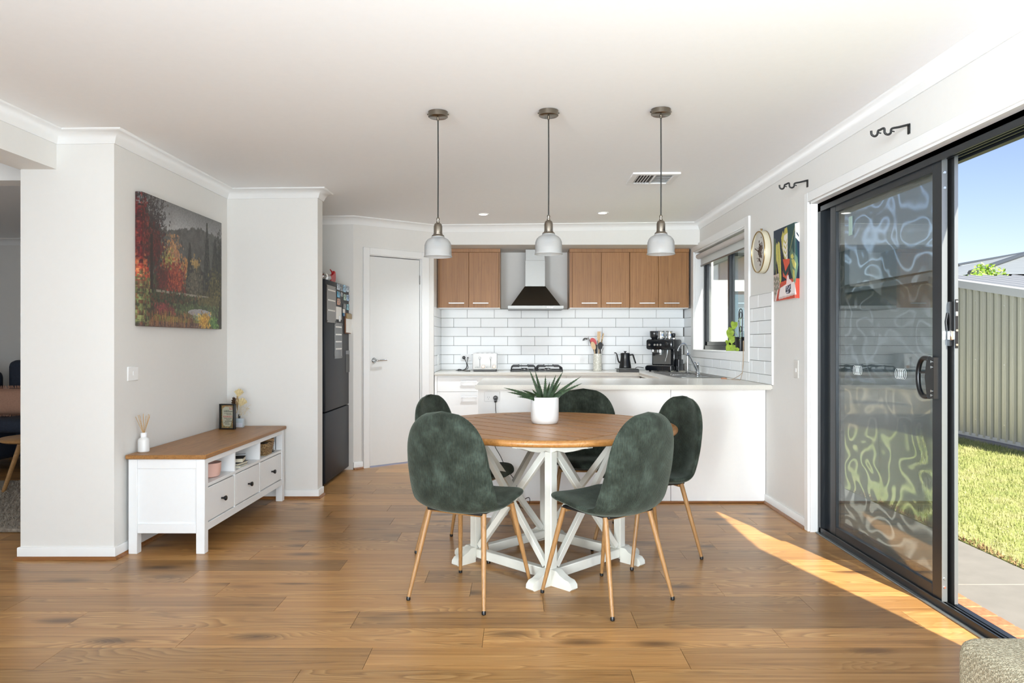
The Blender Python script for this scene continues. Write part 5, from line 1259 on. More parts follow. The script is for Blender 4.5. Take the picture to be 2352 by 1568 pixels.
dabs(.78, .36, .055, .30, [(42, 46, 42), (58, 60, 52), (34, 38, 36), (74, 74, 62)], 800, 3, 19, 'cone', 1.2)
dabs(.90, .42, .08, .24, [(54, 54, 48), (66, 66, 56), (44, 46, 42)], 900, 3, 20, 'cone', 1.6); dabs(.97, .45, .05, .25, [(48, 50, 44), (60, 60, 50)], 500, 3, 21)
dabs(.90, .66, .09, .14, [(96, 88, 48), (72, 70, 40), (50, 52, 34), (120, 104, 54)], 620, 3, 22, tall=1.5)
img[int(.715*H_):int(.735*H_), int(.15*W_):int(.8*W_)] = (150, 140, 122)
dabs(.38, .78, .30, .045, [(42, 52, 34), (60, 68, 42), (80, 84, 52), (104, 60, 40)], 900, 3, 23); dabs(.8, .77, .15, .05, [(96, 88, 50), (110, 100, 54)], 300, 3, 24)
dabs(.68, .86, .27, .05, [(84, 100, 58), (104, 118, 72), (70, 82, 50)], 900, 3, 25)
m_ = ((uu-.68)/.16)**2+((vv-.865)/.032)**2 < 1; img[m_] = (168, 164, 166); m_ = ((uu-.79)/.05)**2+((vv-.89)/.04)**2 < 1; img[m_] = (150, 150, 152)
dabs(.68, .92, .10, .03, [(150, 160, 110), (90, 104, 60), (180, 184, 140)], 260, 2, 26)
m_ = (vv > .905+.06*(uu-.2)) & (uu > .12) & (uu < .72) & (vv < .96); img[m_] = (np.array([128, 124, 52])*(.8+.4*vnoise(H_, W_, 3, 31)[..., None]))[m_]
dabs(.24, .86, .10, .04, [(150, 56, 56), (110, 60, 48)], 200, 3, 32)
m_ = (vv > .955) & (uu < .75); img[m_] = (np.array([116, 84, 70])*(.6+.7*vnoise(H_, W_, 3, 33)[..., None]))[m_]
for _ in range(240):
    x = int(rs.uniform(.06, .62)*W_); y0 = int(rs.uniform(.86, .95)*H_); img[y0:y0+rs.randint(6, 20), x] = np.array([(168, 104, 50), (190, 130, 66), (120, 70, 44), (90, 56, 40)][rs.randint(4)])
dabs(.76, .94, .085, .065, [(214, 156, 44), (228, 178, 62), (180, 124, 40)], 420, 2, 34); dabs(.90, .96, .065, .05, [(92, 138, 62), (120, 160, 74), (70, 108, 50)], 320, 3, 35); dabs(.98, .9, .03, .10, [(44, 42, 32), (60, 56, 40)], 200, 3, 36)
dabs(.11, .22, .13, .24, [(56, 46, 46), (70, 54, 52), (88, 80, 80)], 420, 2, 37, tall=2)
for _ in range(260):
    x, y = rs.uniform(0, .24)*W_, rs.uniform(0, .34)*H_; a = rs.uniform(-.4, 1.6)
    for k in range(rs.randint(6, 18)):
        i_, j_ = int(y-k*math.cos(a)), int(x+k*math.sin(a))
        if 0 <= i_ < H_ and 0 <= j_ < W_: img[i_, j_] = (50, 42, 42)
dabs(.12, .38, .10, .13, [(108, 34, 32), (84, 34, 32), (128, 44, 36), (66, 40, 38)], 560, 3, 38, tall=1.6)
img[int(.3*H_):int(.74*H_), int(.085*W_):int(.115*W_)] = (48, 36, 32)
dabs(.03, .35, .035, .28, [(128, 26, 26), (98, 22, 26), (150, 54, 40), (70, 26, 28), (54, 36, 34)], 620, 3, 39); dabs(.03, .62, .035, .10, [(204, 84, 44), (180, 40, 30), (220, 130, 70)], 160, 3, 40)
dabs(.035, .82, .04, .18, [(96, 112, 60), (130, 140, 76), (64, 60, 40), (120, 70, 44)], 520, 3, 41)
img *= (.80+.16*vnoise(H_, W_, 2, 77)+.08*vnoise(H_, W_, 30, 78))[..., None]; gm = img.mean(2, keepdims=True); img = gm+(img-gm)*.80
CXF = XL+.040; cy0, cy1, cz0, cz1 = 4.376, 5.552, 1.312, 2.108
ca = thing('autumn_canvas', 'large canvas photo print of an autumn garden and pond on the left wall', 'picture', (XL, (cy0+cy1)/2, cz0))
bm = NB(); box(bm, XL+.001, CXF, cy0, cy1, cz0, cz1, .003); part('canvas', bm, pm('canvas_edge', '5A3530', .7, noise=.4, nscale=14), ca)
me = print_grid(img, (CXF+.0008, cy0+.001, cz1-.001), (0, cy1-cy0-.002, 0), (0, 0, -(cz1-cz0-.002)))
def put_print(me, root):
    me.transform(Matrix.Translation(-root.location)); o = bpy.data.objects.new('print', me); COL.objects.link(o); o.parent = root; return o
put_print(me, ca)
strip = img[:, :9][:, ::-1].copy(); me = print_grid(strip, (XL+.002, cy0-.0008, cz1-.001), (CXF-XL-.002, 0, 0), (0, 0, -(cz1-cz0-.002))); put_print(me, ca).name = 'wrapped_edge_print'

# abstract still life
N2 = 150; im2 = np.zeros((N2, N2, 3)); im2[:] = (9, 38, 62)
v2, u2 = np.mgrid[0:N2, 0:N2]; v2 = (v2+.5)/N2; u2 = (u2+.5)/N2
def poly(pts, c):
    m = np.zeros(u2.shape, bool); n = len(pts)
    for i in range(n):
        (x0, y0), (x1, y1) = pts[i], pts[(i+1) % n]
        cond = ((y0 > v2) != (y1 > v2)) & (u2 < (x1-x0)*(v2-y0)/((y1-y0) or 1e-9)+x0); m ^= cond
    im2[m] = c
def ell(cx, cy, rx, ry, c, rot=0):
    a = math.radians(rot); x, y = u2-cx, v2-cy; X, Y = x*math.cos(a)+y*math.sin(a), -x*math.sin(a)+y*math.cos(a); im2[(X/rx)**2+(Y/ry)**2 < 1] = c
poly([(.5, 0), (.9, 0), (.85, .2), (.95, .5), (.6, .45), (.52, .2)], (12, 66, 66)); poly([(.3, .35), (.55, .45), (.5, .72), (.3, .72)], (6, 24, 44))
poly([(.0, .55), (1, .55), (1, .75), (0, .75)], (8, 24, 46)); poly([(0, .755), (.25, .75), (.6, .735), (1, .74), (1, 1), (0, 1)], (196, 74, 52)); poly([(.05, .82), (.3, .77), (.28, .9), (.1, .95)], (170, 84, 66))
poly([(.30, .14), (.36, .05), (.40, .1), (.43, .03), (.52, .02), (.55, .12), (.53, .46), (.47, .50), (.40, .40), (.33, .28)], (194, 182, 88)); poly([(.41, .12), (.54, .10), (.54, .45), (.48, .48), (.38, .34), (.36, .28)], (226, 220, 212))
for k in range(4): poly([(.40, .17+.07*k), (.47, .22+.07*k), (.53, .17+.07*k), (.53, .19+.07*k), (.47, .25+.07*k), (.40, .20+.07*k)], (190, 178, 90))
poly([(.02, .1), (.07, .12), (.09, .3), (.07, .55), (.03, .6)], (84, 106, 80))
poly([(.09, .22), (.13, .18), (.16, .22), (.19, .17), (.24, .20), (.28, .4), (.31, .72), (.26, .78), (.2, .62), (.13, .42), (.1, .5), (.12, .7), (.09, .7), (.10, .4)], (196, 188, 96)); poly([(.16, .22), (.175, .22), (.25, .7), (.235, .7)], (120, 124, 70))
poly([(.36, .44), (.62, .46), (.60, .58), (.55, .66), (.60, .72), (.52, .74), (.44, .7), (.37, .68), (.36, .6), (.46, .62)], (206, 84, 58)); poly([(.38, .56), (.46, .62), (.6, .52), (.62, .58), (.52, .66), (.46, .68), (.37, .62)], (10, 56, 58))
poly([(.62, .40), (.70, .32), (.73, .38), (.9, .46), (.95, .56), (.88, .68), (.82, .8), (.76, .8), (.70, .7), (.64, .6)], (92, 122, 98)); poly([(.66, .42), (.72, .40), (.77, .45), (.72, .48), (.66, .45)], (200, 192, 100)); poly([(.68, .48), (.76, .48), (.85, .55), (.82, .62), (.74, .58)], (196, 188, 98)); poly([(.72, .6), (.79, .64), (.80, .72), (.76, .78), (.73, .7)], (190, 184, 96))
for k in range(60): u_ = .62+.2*k/60; ell(.62+.20*(1-k/60), .36-.33*(1-k/60)+.0, .008, .008, (150, 150, 96))
poly([(.80, .02), (1, .0), (1, .26), (.82, .20)], (232, 224, 218)); poly([(.86, .12), (.97, .17), (.97, .20), (.86, .15)], (10, 40, 62))
poly([(0, .63), (.21, .62), (.24, .8), (.2, .95), (.12, 1), (0, 1)], (190, 172, 164))
for k in range(14): ell(.03+.05*(k % 4)+.01*(k//4), .68+.07*(k//4)+.02*(k % 2), .018, .032, (92, 104, 84))
poly([(.04, 1), (.15, .86), (.22, .83), (.2, .95), (.24, 1)], (188, 70, 50)); poly([(.05, 1), (.16, .84), (.18, .84), (.10, 1)], (236, 230, 226))
poly([(.26, .83), (.5, .79), (.78, .78), (.86, .95), (.22, .985), (.20, .96)], (236, 226, 224)); poly([(.52, .68), (.57, .67), (.60, .73), (.68, .76), (.70, .80), (.48, .82), (.50, .76)], (238, 214, 212)); poly([(.22, .955), (.84, .93), (.86, .95), (.22, .985)], (208, 190, 186))
poly([(.47, .825), (.66, .80), (.66, .90), (.60, .93), (.51, .93), (.47, .9)], (24, 28, 50))
for k in range(46):
    a, b = rs.rand(2); ell(.48+.17*a, .82+.10*b, .008, .006, (198, 200, 214), rs.randint(180))
AXF = XR-.030; ay0, ay1, az0, az1 = 4.932, 5.342, 1.508, 2.016
aa = thing('still_life_canvas', 'colourful painted canvas of leaves and a white vase on the right wall', 'picture', (XR, (ay0+ay1)/2, az0))
bm = NB(); box(bm, AXF, XR-.001, ay0, ay1, az0, az1, .002); part('canvas', bm, pm('canvas_white', 'DAD5D0', .8), aa)
CUT = int(.80*N2)
put_print(print_grid(im2[:, :CUT], (AXF-.0008, ay1-.001, az1-.001), (0, -(ay1-ay0-.002), 0), (0, 0, -(az1-az0-.002))), aa)
for me_, nm in ((print_grid(im2[:, CUT:], (AXF, ay0-.0008, az1-.001), (XR-AXF, 0, 0), (0, 0, -(az1-az0-.002))), 'wrapped_edge_print'),):
    put_print(me_, aa).name = nm

# wall clock
clk = Vector((XR, 5.63, 1.90)); wc = thing('wall_clock', 'round wall clock with cream rim on the right wall between window and canvas', 'clock', clk)
MC = Matrix.Translation(clk) @ Matrix.Rotation(-PI/2, 4, 'Y')
CRM = pm('cream_rim', 'CFC7AE', .45); GOLD = pm('antique_gold', 'A58A5A', .3, .9)
bm = NB(); lathe(bm, [(.150, .001), (.160, .001), (.160, .046), (.157, .050), (.150, .050), (.150, .001)], seg=56, M=MC, cap=False); part('rim', bm, CRM, wc)
bm = NB(); tube(bm, [MC @ Vector((.1545*math.cos(2*PI*k/56), .1545*math.sin(2*PI*k/56), .050)) for k in range(56)], .005, 8, closed=True); tube(bm, [MC @ Vector((.160*math.cos(2*PI*k/56), .160*math.sin(2*PI*k/56), .004)) for k in range(56)], .003, 6, closed=True); part('gold_ring', bm, GOLD, wc)
MC = MC @ Matrix.Translation((0, 0, .034))
bm = NB(); lathe(bm, [(0, .006), (.151, .006), (.151, .002), (0, .002)], seg=48, M=MC); part('face', bm, pm('clock_face', 'C9C6C0', .3, noise=.06, nscale=12), wc)
bm = NB()
for k in range(150):
    a = rs.uniform(-PI, PI); r_ = abs(rs.normal(0, .035)); cx2, cy2 = r_*math.cos(a)*1.5, r_*math.sin(a)*.9-.012; s_ = rs.uniform(.004, .012)
    lathe(bm, [(0, .0068), (s_, .0066), (s_, .006)], (cx2, cy2, 0), 6, M=None)
bm.transform(MC); part('flower_print', bm, pm('sepia_print', '54443A', .7), wc, 'brown speckled flower print')
bm = NB(); box(bm, -.003, .10, -.003, .003, .009, .011, M=MC @ Matrix.Rotation(1.2, 4, 'Z')); box(bm, -.003, .07, -.004, .004, .011, .013, M=MC @ Matrix.Rotation(-.6, 4, 'Z')); part('hands', bm, DBR, wc)
bm = NB(); lathe(bm, [(.006, .160), (.006, .172), (.012, .176), (0, .178)], seg=12, M=Matrix.Translation(clk+Vector((-.025, 0, 0)))); part('hanging_knob', bm, GOLD, wc)

# curtain rod brackets, wall plates
def bracket(px, py, label):
    p = WX(px, py, XR); o = thing('curtain_bracket', label, 'curtain bracket', p, 0, 'curtain rod brackets above the glass door')
    x, y, z = p
    bm = NB(); box(bm, x-.006, x, y-.011, y+.011, z-.045, z+.004, .002); part('wall_plate', bm, BLACKM, o)
    pts = [(x-.003, y, z), (x-.05, y, z-.012), (x-.085, y, z-.020), (x-.090, y, z-.040), (x-.104, y, z-.048), (x-.118, y, z-.040), (x-.122, y, z-.018), (x-.142, y, z-.026), (x-.150, y, z-.030), (x-.155, y, z-.048), (x-.167, y, z-.056), (x-.181, y, z-.048), (x-.184, y, z-.030)]
    bm = NB(); tube(bm, spline(pts, 5), .0055, 8); part('arm', bm, BLACKM, o, 'arm with two open cups')
    bm = NB()
    for dx, dz in ((-.086, -.03), (-.15, -.038)): tube(bm, [(x+dx-.004, y, z+dz), (x+dx+.014, y, z+dz-.004)], .003, 6)
    part('clamp_screw', bm, BLACKM, o)
bracket(2089, 286, 'black double curtain rod bracket on the right wall, nearer one above the glass door')
bracket(1855.5, 414, 'black double curtain rod bracket on the right wall, farther one above the door corner')
ls = thing('light_switch', 'flat white light switch on the left wall above the sideboard', 'switch', (XL, 4.34, 1.035))
bm = NB(); box(bm, XL+.0005, XL+.009, 4.283, 4.398, .99, 1.073, .003); part('face_plate', bm, WHITE, ls)
bm = NB(); box(bm, XL+.008, XL+.012, 4.335, 4.352, 1.02, 1.045, .002); part('rocker_switch', bm, WHITE, ls)
rs_ = thing('light_switch', 'pale switch plate on the right wall between the canvas and the glass door', 'switch', (XR, 4.98, 1.03))
bm = NB(); box(bm, XR-.008, XR-.0005, 4.94, 5.015, .975, 1.095, .002); part('face_plate', bm, pm('wall_plate', 'D6D2CC', .5), rs_)
bm = NB(); box(bm, XR-.011, XR-.0075, 4.965, 4.985, 1.015, 1.04, .001); part('rocker_switch', bm, WHITE, rs_)

# ------------------------------------------------------------------ fridge
FX = -1.605; fy0, fy1 = 6.165, 7.02
fg = thing('fridge', 'tall dark steel fridge in the alcove, covered with magnets', 'fridge', (-1.95, 6.6, 0))
bm = NB(); box(bm, -2.30, FX-.062, fy0+.004, fy1-.004, .02, 1.735, .004); part('cabinet', bm, FRIDGE, fg)
bm = NB(); box(bm, FX-.06, FX, fy0, fy1, .630, 1.742, .008); du_ = part('upper_door', bm, FRIDGE, fg)
bm = NB(); box(bm, FX-.06, FX, fy0, fy1, .035, .622, .008); part('lower_door', bm, FRIDGE, fg)
bm = NB(); box(bm, FX-.11, FX-.05, fy0+.02, fy1-.02, 0, .04); part('plinth', bm, BLACKM, fg)
def FQ(px, py): return WX(px, py, FX)
def on_fridge(name, label, cat, x0, y0, x1, y1, mat, th=.004, group=None, extra=None, r=0):
    a, b = FQ(x0, y0), FQ(x1, y1); y_ = (y0+y1)/2; za = EYE-(y0-CY)/FOC*((a.y+b.y)/2); zb2 = EYE-(y1-CY)/FOC*((a.y+b.y)/2)
    o = thing(name, label, cat, (FX, (a.y+b.y)/2, zb2), 0, group); bm = NB(); box(bm, FX+.0006, FX+th, a.y, b.y, zb2, za, min(.002, th*.3)); part('sheet' if th < .01 else 'body', bm, mat, o)
    if extra: extra(o, a.y, b.y, zb2, za)
    return o
a, b = FQ(794, 812), FQ(802, 862)
bm = NB(); box(bm, FX-.001, FX+.003, a.y, b.y, 1.10, 1.135, .001); part('dispenser_panel', bm, pm('dispenser_grey', '7A7E82', .3), du_); bm = NB(); box(bm, FX-.001, FX+.002, a.y, b.y, .93, 1.099, .001); part('dispenser_recess', bm, BLACK, du_)
SMOKE = NT('smoked_acrylic'); SMOKE.b.inputs['Base Color'].default_value = (*lin('5B534D'), 1); SMOKE.b.inputs['Roughness'].default_value = .12
ACR = NT('clear_acrylic'); ACR.b.inputs['Base Color'].default_value = (*lin('8E9296'), 1); ACR.b.inputs['Roughness'].default_value = .12; ACR.b.inputs['Alpha'].default_value = .55
PAPER = pm('white_paper', 'E8E7E3', .7)
def lines(zs):
    def f(o, a, b, z0, z1):
        bm = NB()
        for q in zs: z = z1+(z0-z1)*q; box(bm, FX+.005, FX+.0062, a+(b-a)*.12, b-(b-a)*.1, z-.006, z+.006)
        part('heading_strips', bm, PAPER, o)
        bm = NB()
        for y in (a+.012, b-.012):
            for z in (z0+.014, z1-.014): lathe(bm, [(.006, .004), (.006, .009), (0, .009)], seg=10, M=Matrix.Translation((FX, y, z)) @ Matrix.Rotation(PI/2, 4, 'Y'))
        part('corner_studs', bm, STEEL, o)
    return f
on_fridge('acrylic_planner', 'smoky acrylic planner board on the fridge door, upper left', 'planner', 749.6, 656, 770.6, 741, SMOKE.m, .005, None, lines((.13, .40, .67)))
on_fridge('acrylic_planner', 'narrow clear acrylic planner strip lower down on the fridge door', 'planner', 767.5, 741, 785, 823, ACR.m, .005, None, lines((.12, .33, .53, .73)))
MAGS = [((773.5, 652, 781, 666), '9AA7B4', 'grey blue photo magnet, first in the top row on the fridge'), ((782, 653.5, 786.8, 669), '6D757B', 'narrow grey strip magnet, second in the top row on the fridge'), ((788, 654.5, 794, 671), '86B0D0', 'tall sky blue photo magnet, third in the top row on the fridge'), ((795.2, 657, 801, 670.5), 'A9B9C8', 'pale photo magnet, fourth in the top row on the fridge'),
        ((774, 669.5, 780.5, 683), '3F8FB4', 'bright blue photo magnet left in the second row on the fridge'), ((782, 671, 786.8, 681), '7C8084', 'small grey magnet beside the bright blue one on the fridge'), ((774, 685.5, 781, 700.5), 'A87860', 'copper brown photo magnet below the bright blue one on the fridge'), ((789, 676, 795, 690), '8FA79A', 'greenish photo magnet in the second row on the fridge'), ((795.8, 677, 801.2, 691), '7D9DC0', 'blue photo magnet right of the greenish one on the fridge'),
        ((803, 667, 808, 679.5), '5A3E2C', 'dark brown magnet at the right edge of the fridge door'), ((803, 681, 807.4, 694), 'B9C2CC', 'pale photo magnet under the dark brown one on the fridge'), ((788, 697, 794, 709), '6A6C6C', 'dark grey photo magnet above the notepads on the fridge'), ((796, 698.5, 801, 712), '7FB0BE', 'turquoise photo magnet above the notepads on the fridge'), ((803.4, 698.5, 807, 712), '5E9AC0', 'rounded blue magnet at the right edge of the fridge above the notepads')]
for k, (r_, c_, lb) in enumerate(MAGS):
    t = NT('photo_magnet'); nn = t.noise(t.coords(), 55+k, 2); cc = lin(c_); t.link(t.ramp(nn, [(.38, tuple(x*.35 for x in cc)), (.5, cc), (.62, tuple(min(1, x*1.7) for x in cc))]), t.b.inputs['Base Color']); t.b.inputs['Roughness'].default_value = .25
    on_fridge('photo_magnet', lb, 'magnet', *r_, t.m, .004, 'photo magnets on the fridge')
def clipm(o, a, b, z0, z1):
    bm = NB(); box(bm, FX+.003, FX+.016, (a+b)/2-.005, (a+b)/2+.02, z0-.02, z0+.035, .006); part('clip', bm, PORC, o)
on_fridge('paper_note', 'white paper note held by a white clip on the fridge', 'note', 771, 704.5, 783.6, 733.5, PAPER, .003, None, clipm)
on_fridge('blue_magnet', 'small bright blue magnet between the notes on the fridge', 'magnet', 787, 719, 793, 726, pm('blue_enamel', '1E6FA0', .3), .008)
def pages(o, a, b, z0, z1):
    bm = NB(); prism(bm, [(a+.01, z0+.01), (b+.02, z0+.004), (b-.01, z1-.05), (a+.012, z1-.05)], FX+.012, FX+.018, 'x'); part('white_pages', bm, PAPER, o)
    bm = NB(); box(bm, FX+.012, FX+.022, a+.01, b-.01, z1-.055, z1-.005, .003); part('gold_clip', bm, GOLD, o)
on_fridge('notepad', 'shopping notepad with white pages and gold clip hanging on the fridge', 'notepad', 791, 719, 805, 766, pm('wood_backing', '7A4E34', .6), .012, None, pages)
on_fridge('key_tag', 'narrow steel and white key tag strip below the dark photo magnet on the fridge', 'key tag', 787, 709.5, 791.5, 718.5, PAPER, .006)
sv = FQ(760, 645); o = thing('spray_bottle', 'clear spray bottle with red trigger head lying on the fridge', 'spray bottle', (-1.66, 6.5, 1.742))
bm = NB(); lathe(bm, [(0, 0), (.03, 0), (.034, .006), (.034, .22), (.026, .26), (.014, .275), (.014, .30)], seg=24, M=Matrix.Translation((-1.665, 6.24, 1.777)) @ Matrix.Rotation(-PI/2, 4, 'X')); part('bottle', bm, GLASS, o)
bm = NB(); prism(bm, [(6.545, 1.755), (6.58, 1.75), (6.64, 1.744), (6.70, 1.760), (6.715, 1.80), (6.70, 1.850), (6.665, 1.855), (6.655, 1.828), (6.60, 1.812), (6.545, 1.80)], -1.678, -1.652, 'x'); bmesh.ops.bevel(bm, geom=bm.edges[:], offset=.003, segments=1, affect='EDGES'); part('trigger_head', bm, RED, o)
bm = NB(); tube(bm, [(-1.665, 6.655, 1.825), (-1.665, 6.60, 1.848), (-1.665, 6.56, 1.858)], [.008, .006, .004], 8); part('trigger', bm, RED, o)

# white pedal bin beside the peninsula
bp_ = Vector((-.185, 5.24, 0)); bn = thing('pedal_bin', 'white round pedal bin partly hidden behind the left front chair', 'bin', bp_)
bm = NB(); lathe(bm, [(0, .004), (.105, .004), (.112, .012), (.112, .27), (.11, .275), (0, .275)], bp_, 36); part('body', bm, PORC, bn)
bm = NB(); lathe(bm, [(.114, .0), (.114, .012), (.106, .014), (.106, .0)], bp_, 36, cap=False); part('base_ring', bm, WPAINT, bn)
bm = NB(); lathe(bm, [(.113, .275), (.113, .285), (.09, .30), (0, .308)], bp_, 36); part('lid', bm, BLACKM, bn, 'dark lid')
bm = NB(); tube(bm, spline([bp_+Vector((-.113, 0, .25)), bp_+Vector((-.118, -.04, .29)), bp_+Vector((-.08, -.10, .315)), bp_+Vector((0, -.118, .29)), bp_+Vector((.08, -.10, .28))], 5), .005, 8); part('carry_handle', bm, CHROME, bn)

# ------------------------------------------------------------------ armchair corner at the lower right
CHK = NT('woven_beige'); v = CHK.coords((1, 1, 1)); b1 = CHK.add('ShaderNodeTexWave', wave_type='BANDS', bands_direction='DIAGONAL'); b1.inputs['Scale'].default_value = 34; b1.inputs['Distortion'].default_value = 7; b1.inputs['Detail Scale'].default_value = 5; CHK.link(v, b1.inputs['Vector'])
n3 = CHK.noise(CHK.coords((70, 22, 70)), 3, 3)
CHK.link(CHK.mix(.5, CHK.ramp(b1.outputs['Fac'], [(.1, lin('7E745C')), (.6, lin('ADA287')), (.95, lin('C8BFA6'))]), CHK.ramp(n3, [(.3, lin('796E56')), (.7, lin('C0B69B'))])), CHK.b.inputs['Base Color']); CHK.b.inputs['Roughness'].default_value = .9; CHK.bump(b1.outputs['Fac'], .7, .006)
ot = thing('ottoman', 'beige woven upholstered seat corner at the lower right of the view', 'ottoman', (1.62, 1.55, 0))
def soft_box(x0, x1, y0, y1, z0, z1, r, seg=5):
    bm = NB(); box(bm, x0, x1, y0, y1, z0, z1); bmesh.ops.bevel(bm, geom=bm.edges[:], offset=r, segments=seg, affect='EDGES', profile=.5); return bm
bm = soft_box(1.185, 1.86, 1.10, 2.02, .055, .425, .045, 6)
for v_ in bm.verts:
    if v_.co.z > .3: v_.co.z += .012*math.sin((v_.co.x-1.185)/.675*PI)*math.sin((v_.co.y-1.1)/.92*PI)
part('upholstery', bm, CHK.m, ot, 'beige woven fabric')
for x in (1.25, 1.79):
    for y in (1.17, 1.95): bm = NB(); lathe(bm, [(.018, 0), (.024, .06)], (x, y, 0), 14); part('foot', bm, BLACKM, ot)

# ------------------------------------------------------------------ the lounge beyond the column
SOF = pm('navy_fabric', '2A3140', .85, noise=.12, nscale=60, bump=.3, bscale=300)
so = thing('navy_sofa', 'dark navy lounge with tall rounded back seen past the column', 'sofa', (-4.7, 6.9, 0))
bm = soft_box(-5.9, -4.05, 6.75, 7.35, .10, .44, .06); bm2 = soft_box(-5.9, -4.55, 6.0, 6.85, .10, .42, .06)
me2 = bpy.data.meshes.new('tmp'); bm2.to_mesh(me2); bm2.free(); bm.from_mesh(me2); bpy.data.meshes.remove(me2); part('base', bm, SOF, so)
bm = soft_box(-5.88, -4.6, 6.02, 6.95, .42, .56, .06); part('seat_cushion', bm, SOF, so); bm = soft_box(-4.62, -4.06, 6.42, 6.95, .44, .57, .05); part('seat_cushion', bm, SOF, so)
bm = soft_box(-4.905, -3.85, 7.12, 7.34, .40, 1.03, .07); bm.transform(Matrix.Translation((0, .0, 0))); part('backrest', bm, SOF, so); bm = soft_box(-5.86, -4.95, 6.95, 7.2, .40, .93, .08); part('backrest', bm, SOF, so)
for x in (-5.8, -4.15):
    for y in (6.1, 7.25): bm = NB(); lathe(bm, [(.02, 0), (.025, .1)], (x if y > 7 else min(x, -4.65), y, 0), 12); part('foot', bm, BLACKM, so)
for ch_ in so.children: ch_.data.transform(Matrix.Translation((0, 0, -.07 if ch_.name.startswith('seat_cushion') else 0)))
so.location = (-5.0, 7.3, 0)
cu = thing('pink_cushion', 'dusty pink fringed cushion leaning on the navy sofa', 'cushion', (-4.94, 7.22, .495))
bm = NB(); nq = 14; PNK = pm('dusty_pink_linen', 'B98E78', .9, noise=.08, nscale=90, bump=.4, bscale=400)
F_, B_ = [], []
for i in range(nq+1):
    a_, b_ = [], []
    for j in range(nq+1):
        s_, t_ = -1+2*i/nq, -1+2*j/nq; th_ = .075*(1-abs(s_)**3)**.5*(1-abs(t_)**3)**.5; pz = .135+.130*t_*(1-.04*(1-abs(s_))); px_ = .34*s_*(1-.04*(1-abs(t_)))
        a_.append(bm.verts.new((-4.94+px_, 7.22-th_+.25*(pz-.0)*.35, (.497+pz)))); b_.append(bm.verts.new((-4.94+px_, 7.22+th_+.25*(pz)*.35, (.497+pz))))
    F_.append(a_); B_.append(b_)
for G in (F_, B_):
    for i in range(nq):
        for j in range(nq): bm.faces.new((G[i][j], G[i+1][j], G[i+1][j+1], G[i][j+1]))
bmesh.ops.remove_doubles(bm, verts=bm.verts[:], dist=.001); part('cover', bm, PNK, cu)
bm = NB()
for i in range(60):
    x = -4.94-.34+.68*i/59
    for z, s_ in ((.497+.012, -1), (.497+.264, 1)): y = 7.22+.0875*(z-.497); tube(bm, [(x, y, z), (x+random.uniform(-.008, .008), y-.01, z+s_*.028)], .0035, 4)
part('fringe', bm, PNK, cu, kind='stuff')
st = Vector((-3.83, 5.88, .0285)); sd = thing('side_table', 'small round wooden side table with splayed legs before the navy sofa', 'table', st)
SOAK = wood('side_table_oak', '7A5530', 'A87D4E', 'C09868', 'x', 2, .4, rings=.3)
bm = NB(); lathe(bm, [(0, .405), (.225, .405), (.245, .415), (.25, .430), (.24, .437), (0, .437)], st, 44); part('top', bm, SOAK, sd)
bm = NB(); lathe(bm, [(0, .205), (.10, .205), (.105, .215), (.10, .222), (0, .222)], st, 36); part('lower_shelf', bm, SOAK, sd)
for k in range(3):
    a = math.radians(183+120*k); d_ = Vector((math.cos(a), math.sin(a), 0)); bm = NB(); tube(bm, [st+d_*.11+Vector((0, 0, .408)), st+d_*.25], [.020, .015], 12); part('leg', bm, SOAK, sd)
bxp = Vector((-3.93, 5.98, .4657)); o = thing('small_carton', 'small pale carton with a red stripe on the side table', 'carton', bxp)
bm = NB(); box(bm, bxp.x-.03, bxp.x+.03, bxp.y-.03, bxp.y+.03, .4657, .569, .002); part('body', bm, PAPER, o); bm = NB(); box(bm, bxp.x-.031, bxp.x+.031, bxp.y-.031, bxp.y+.031, .569, .583, .001); part('red_lid_band', bm, RED, o)
RUGM = NT('shaggy_rug'); v = RUGM.coords(); n4 = RUGM.noise(v, 28, 6, .7); RUGM.link(RUGM.ramp(n4, [(.3, lin('7A6E62')), (.5, lin('A89C8E')), (.7, lin('C6BBAC'))]), RUGM.b.inputs['Base Color']); RUGM.b.inputs['Roughness'].default_value = 1; RUGM.bump(n4, 1, .03)
bm = soft_box(-6.2, -3.05, 4.72, 6.36, .001, .028, .010, 2); rg_ = single('shaggy_rug', bm, RUGM.m, 'grey beige shaggy rug on the lounge floor under the side table', 'rug', (-4.6, 5.8, 0))
bm = NB(); r2 = np.random.RandomState(4)
for k in range(5200):
    x, y = r2.uniform(-4.25, -3.06), r2.uniform(4.73, 6.34); h = r2.uniform(.012, .03); dx, dy = r2.uniform(-.02, .02, 2)
    a_ = [bm.verts.new((x-.006, y, .026)), bm.verts.new((x+.006, y, .026)), bm.verts.new((x+dx, y+dy, .026+h))]; bm.faces.new(a_)
part('rug_pile', bm, RUGM.m, rg_, kind='stuff', flip=False)

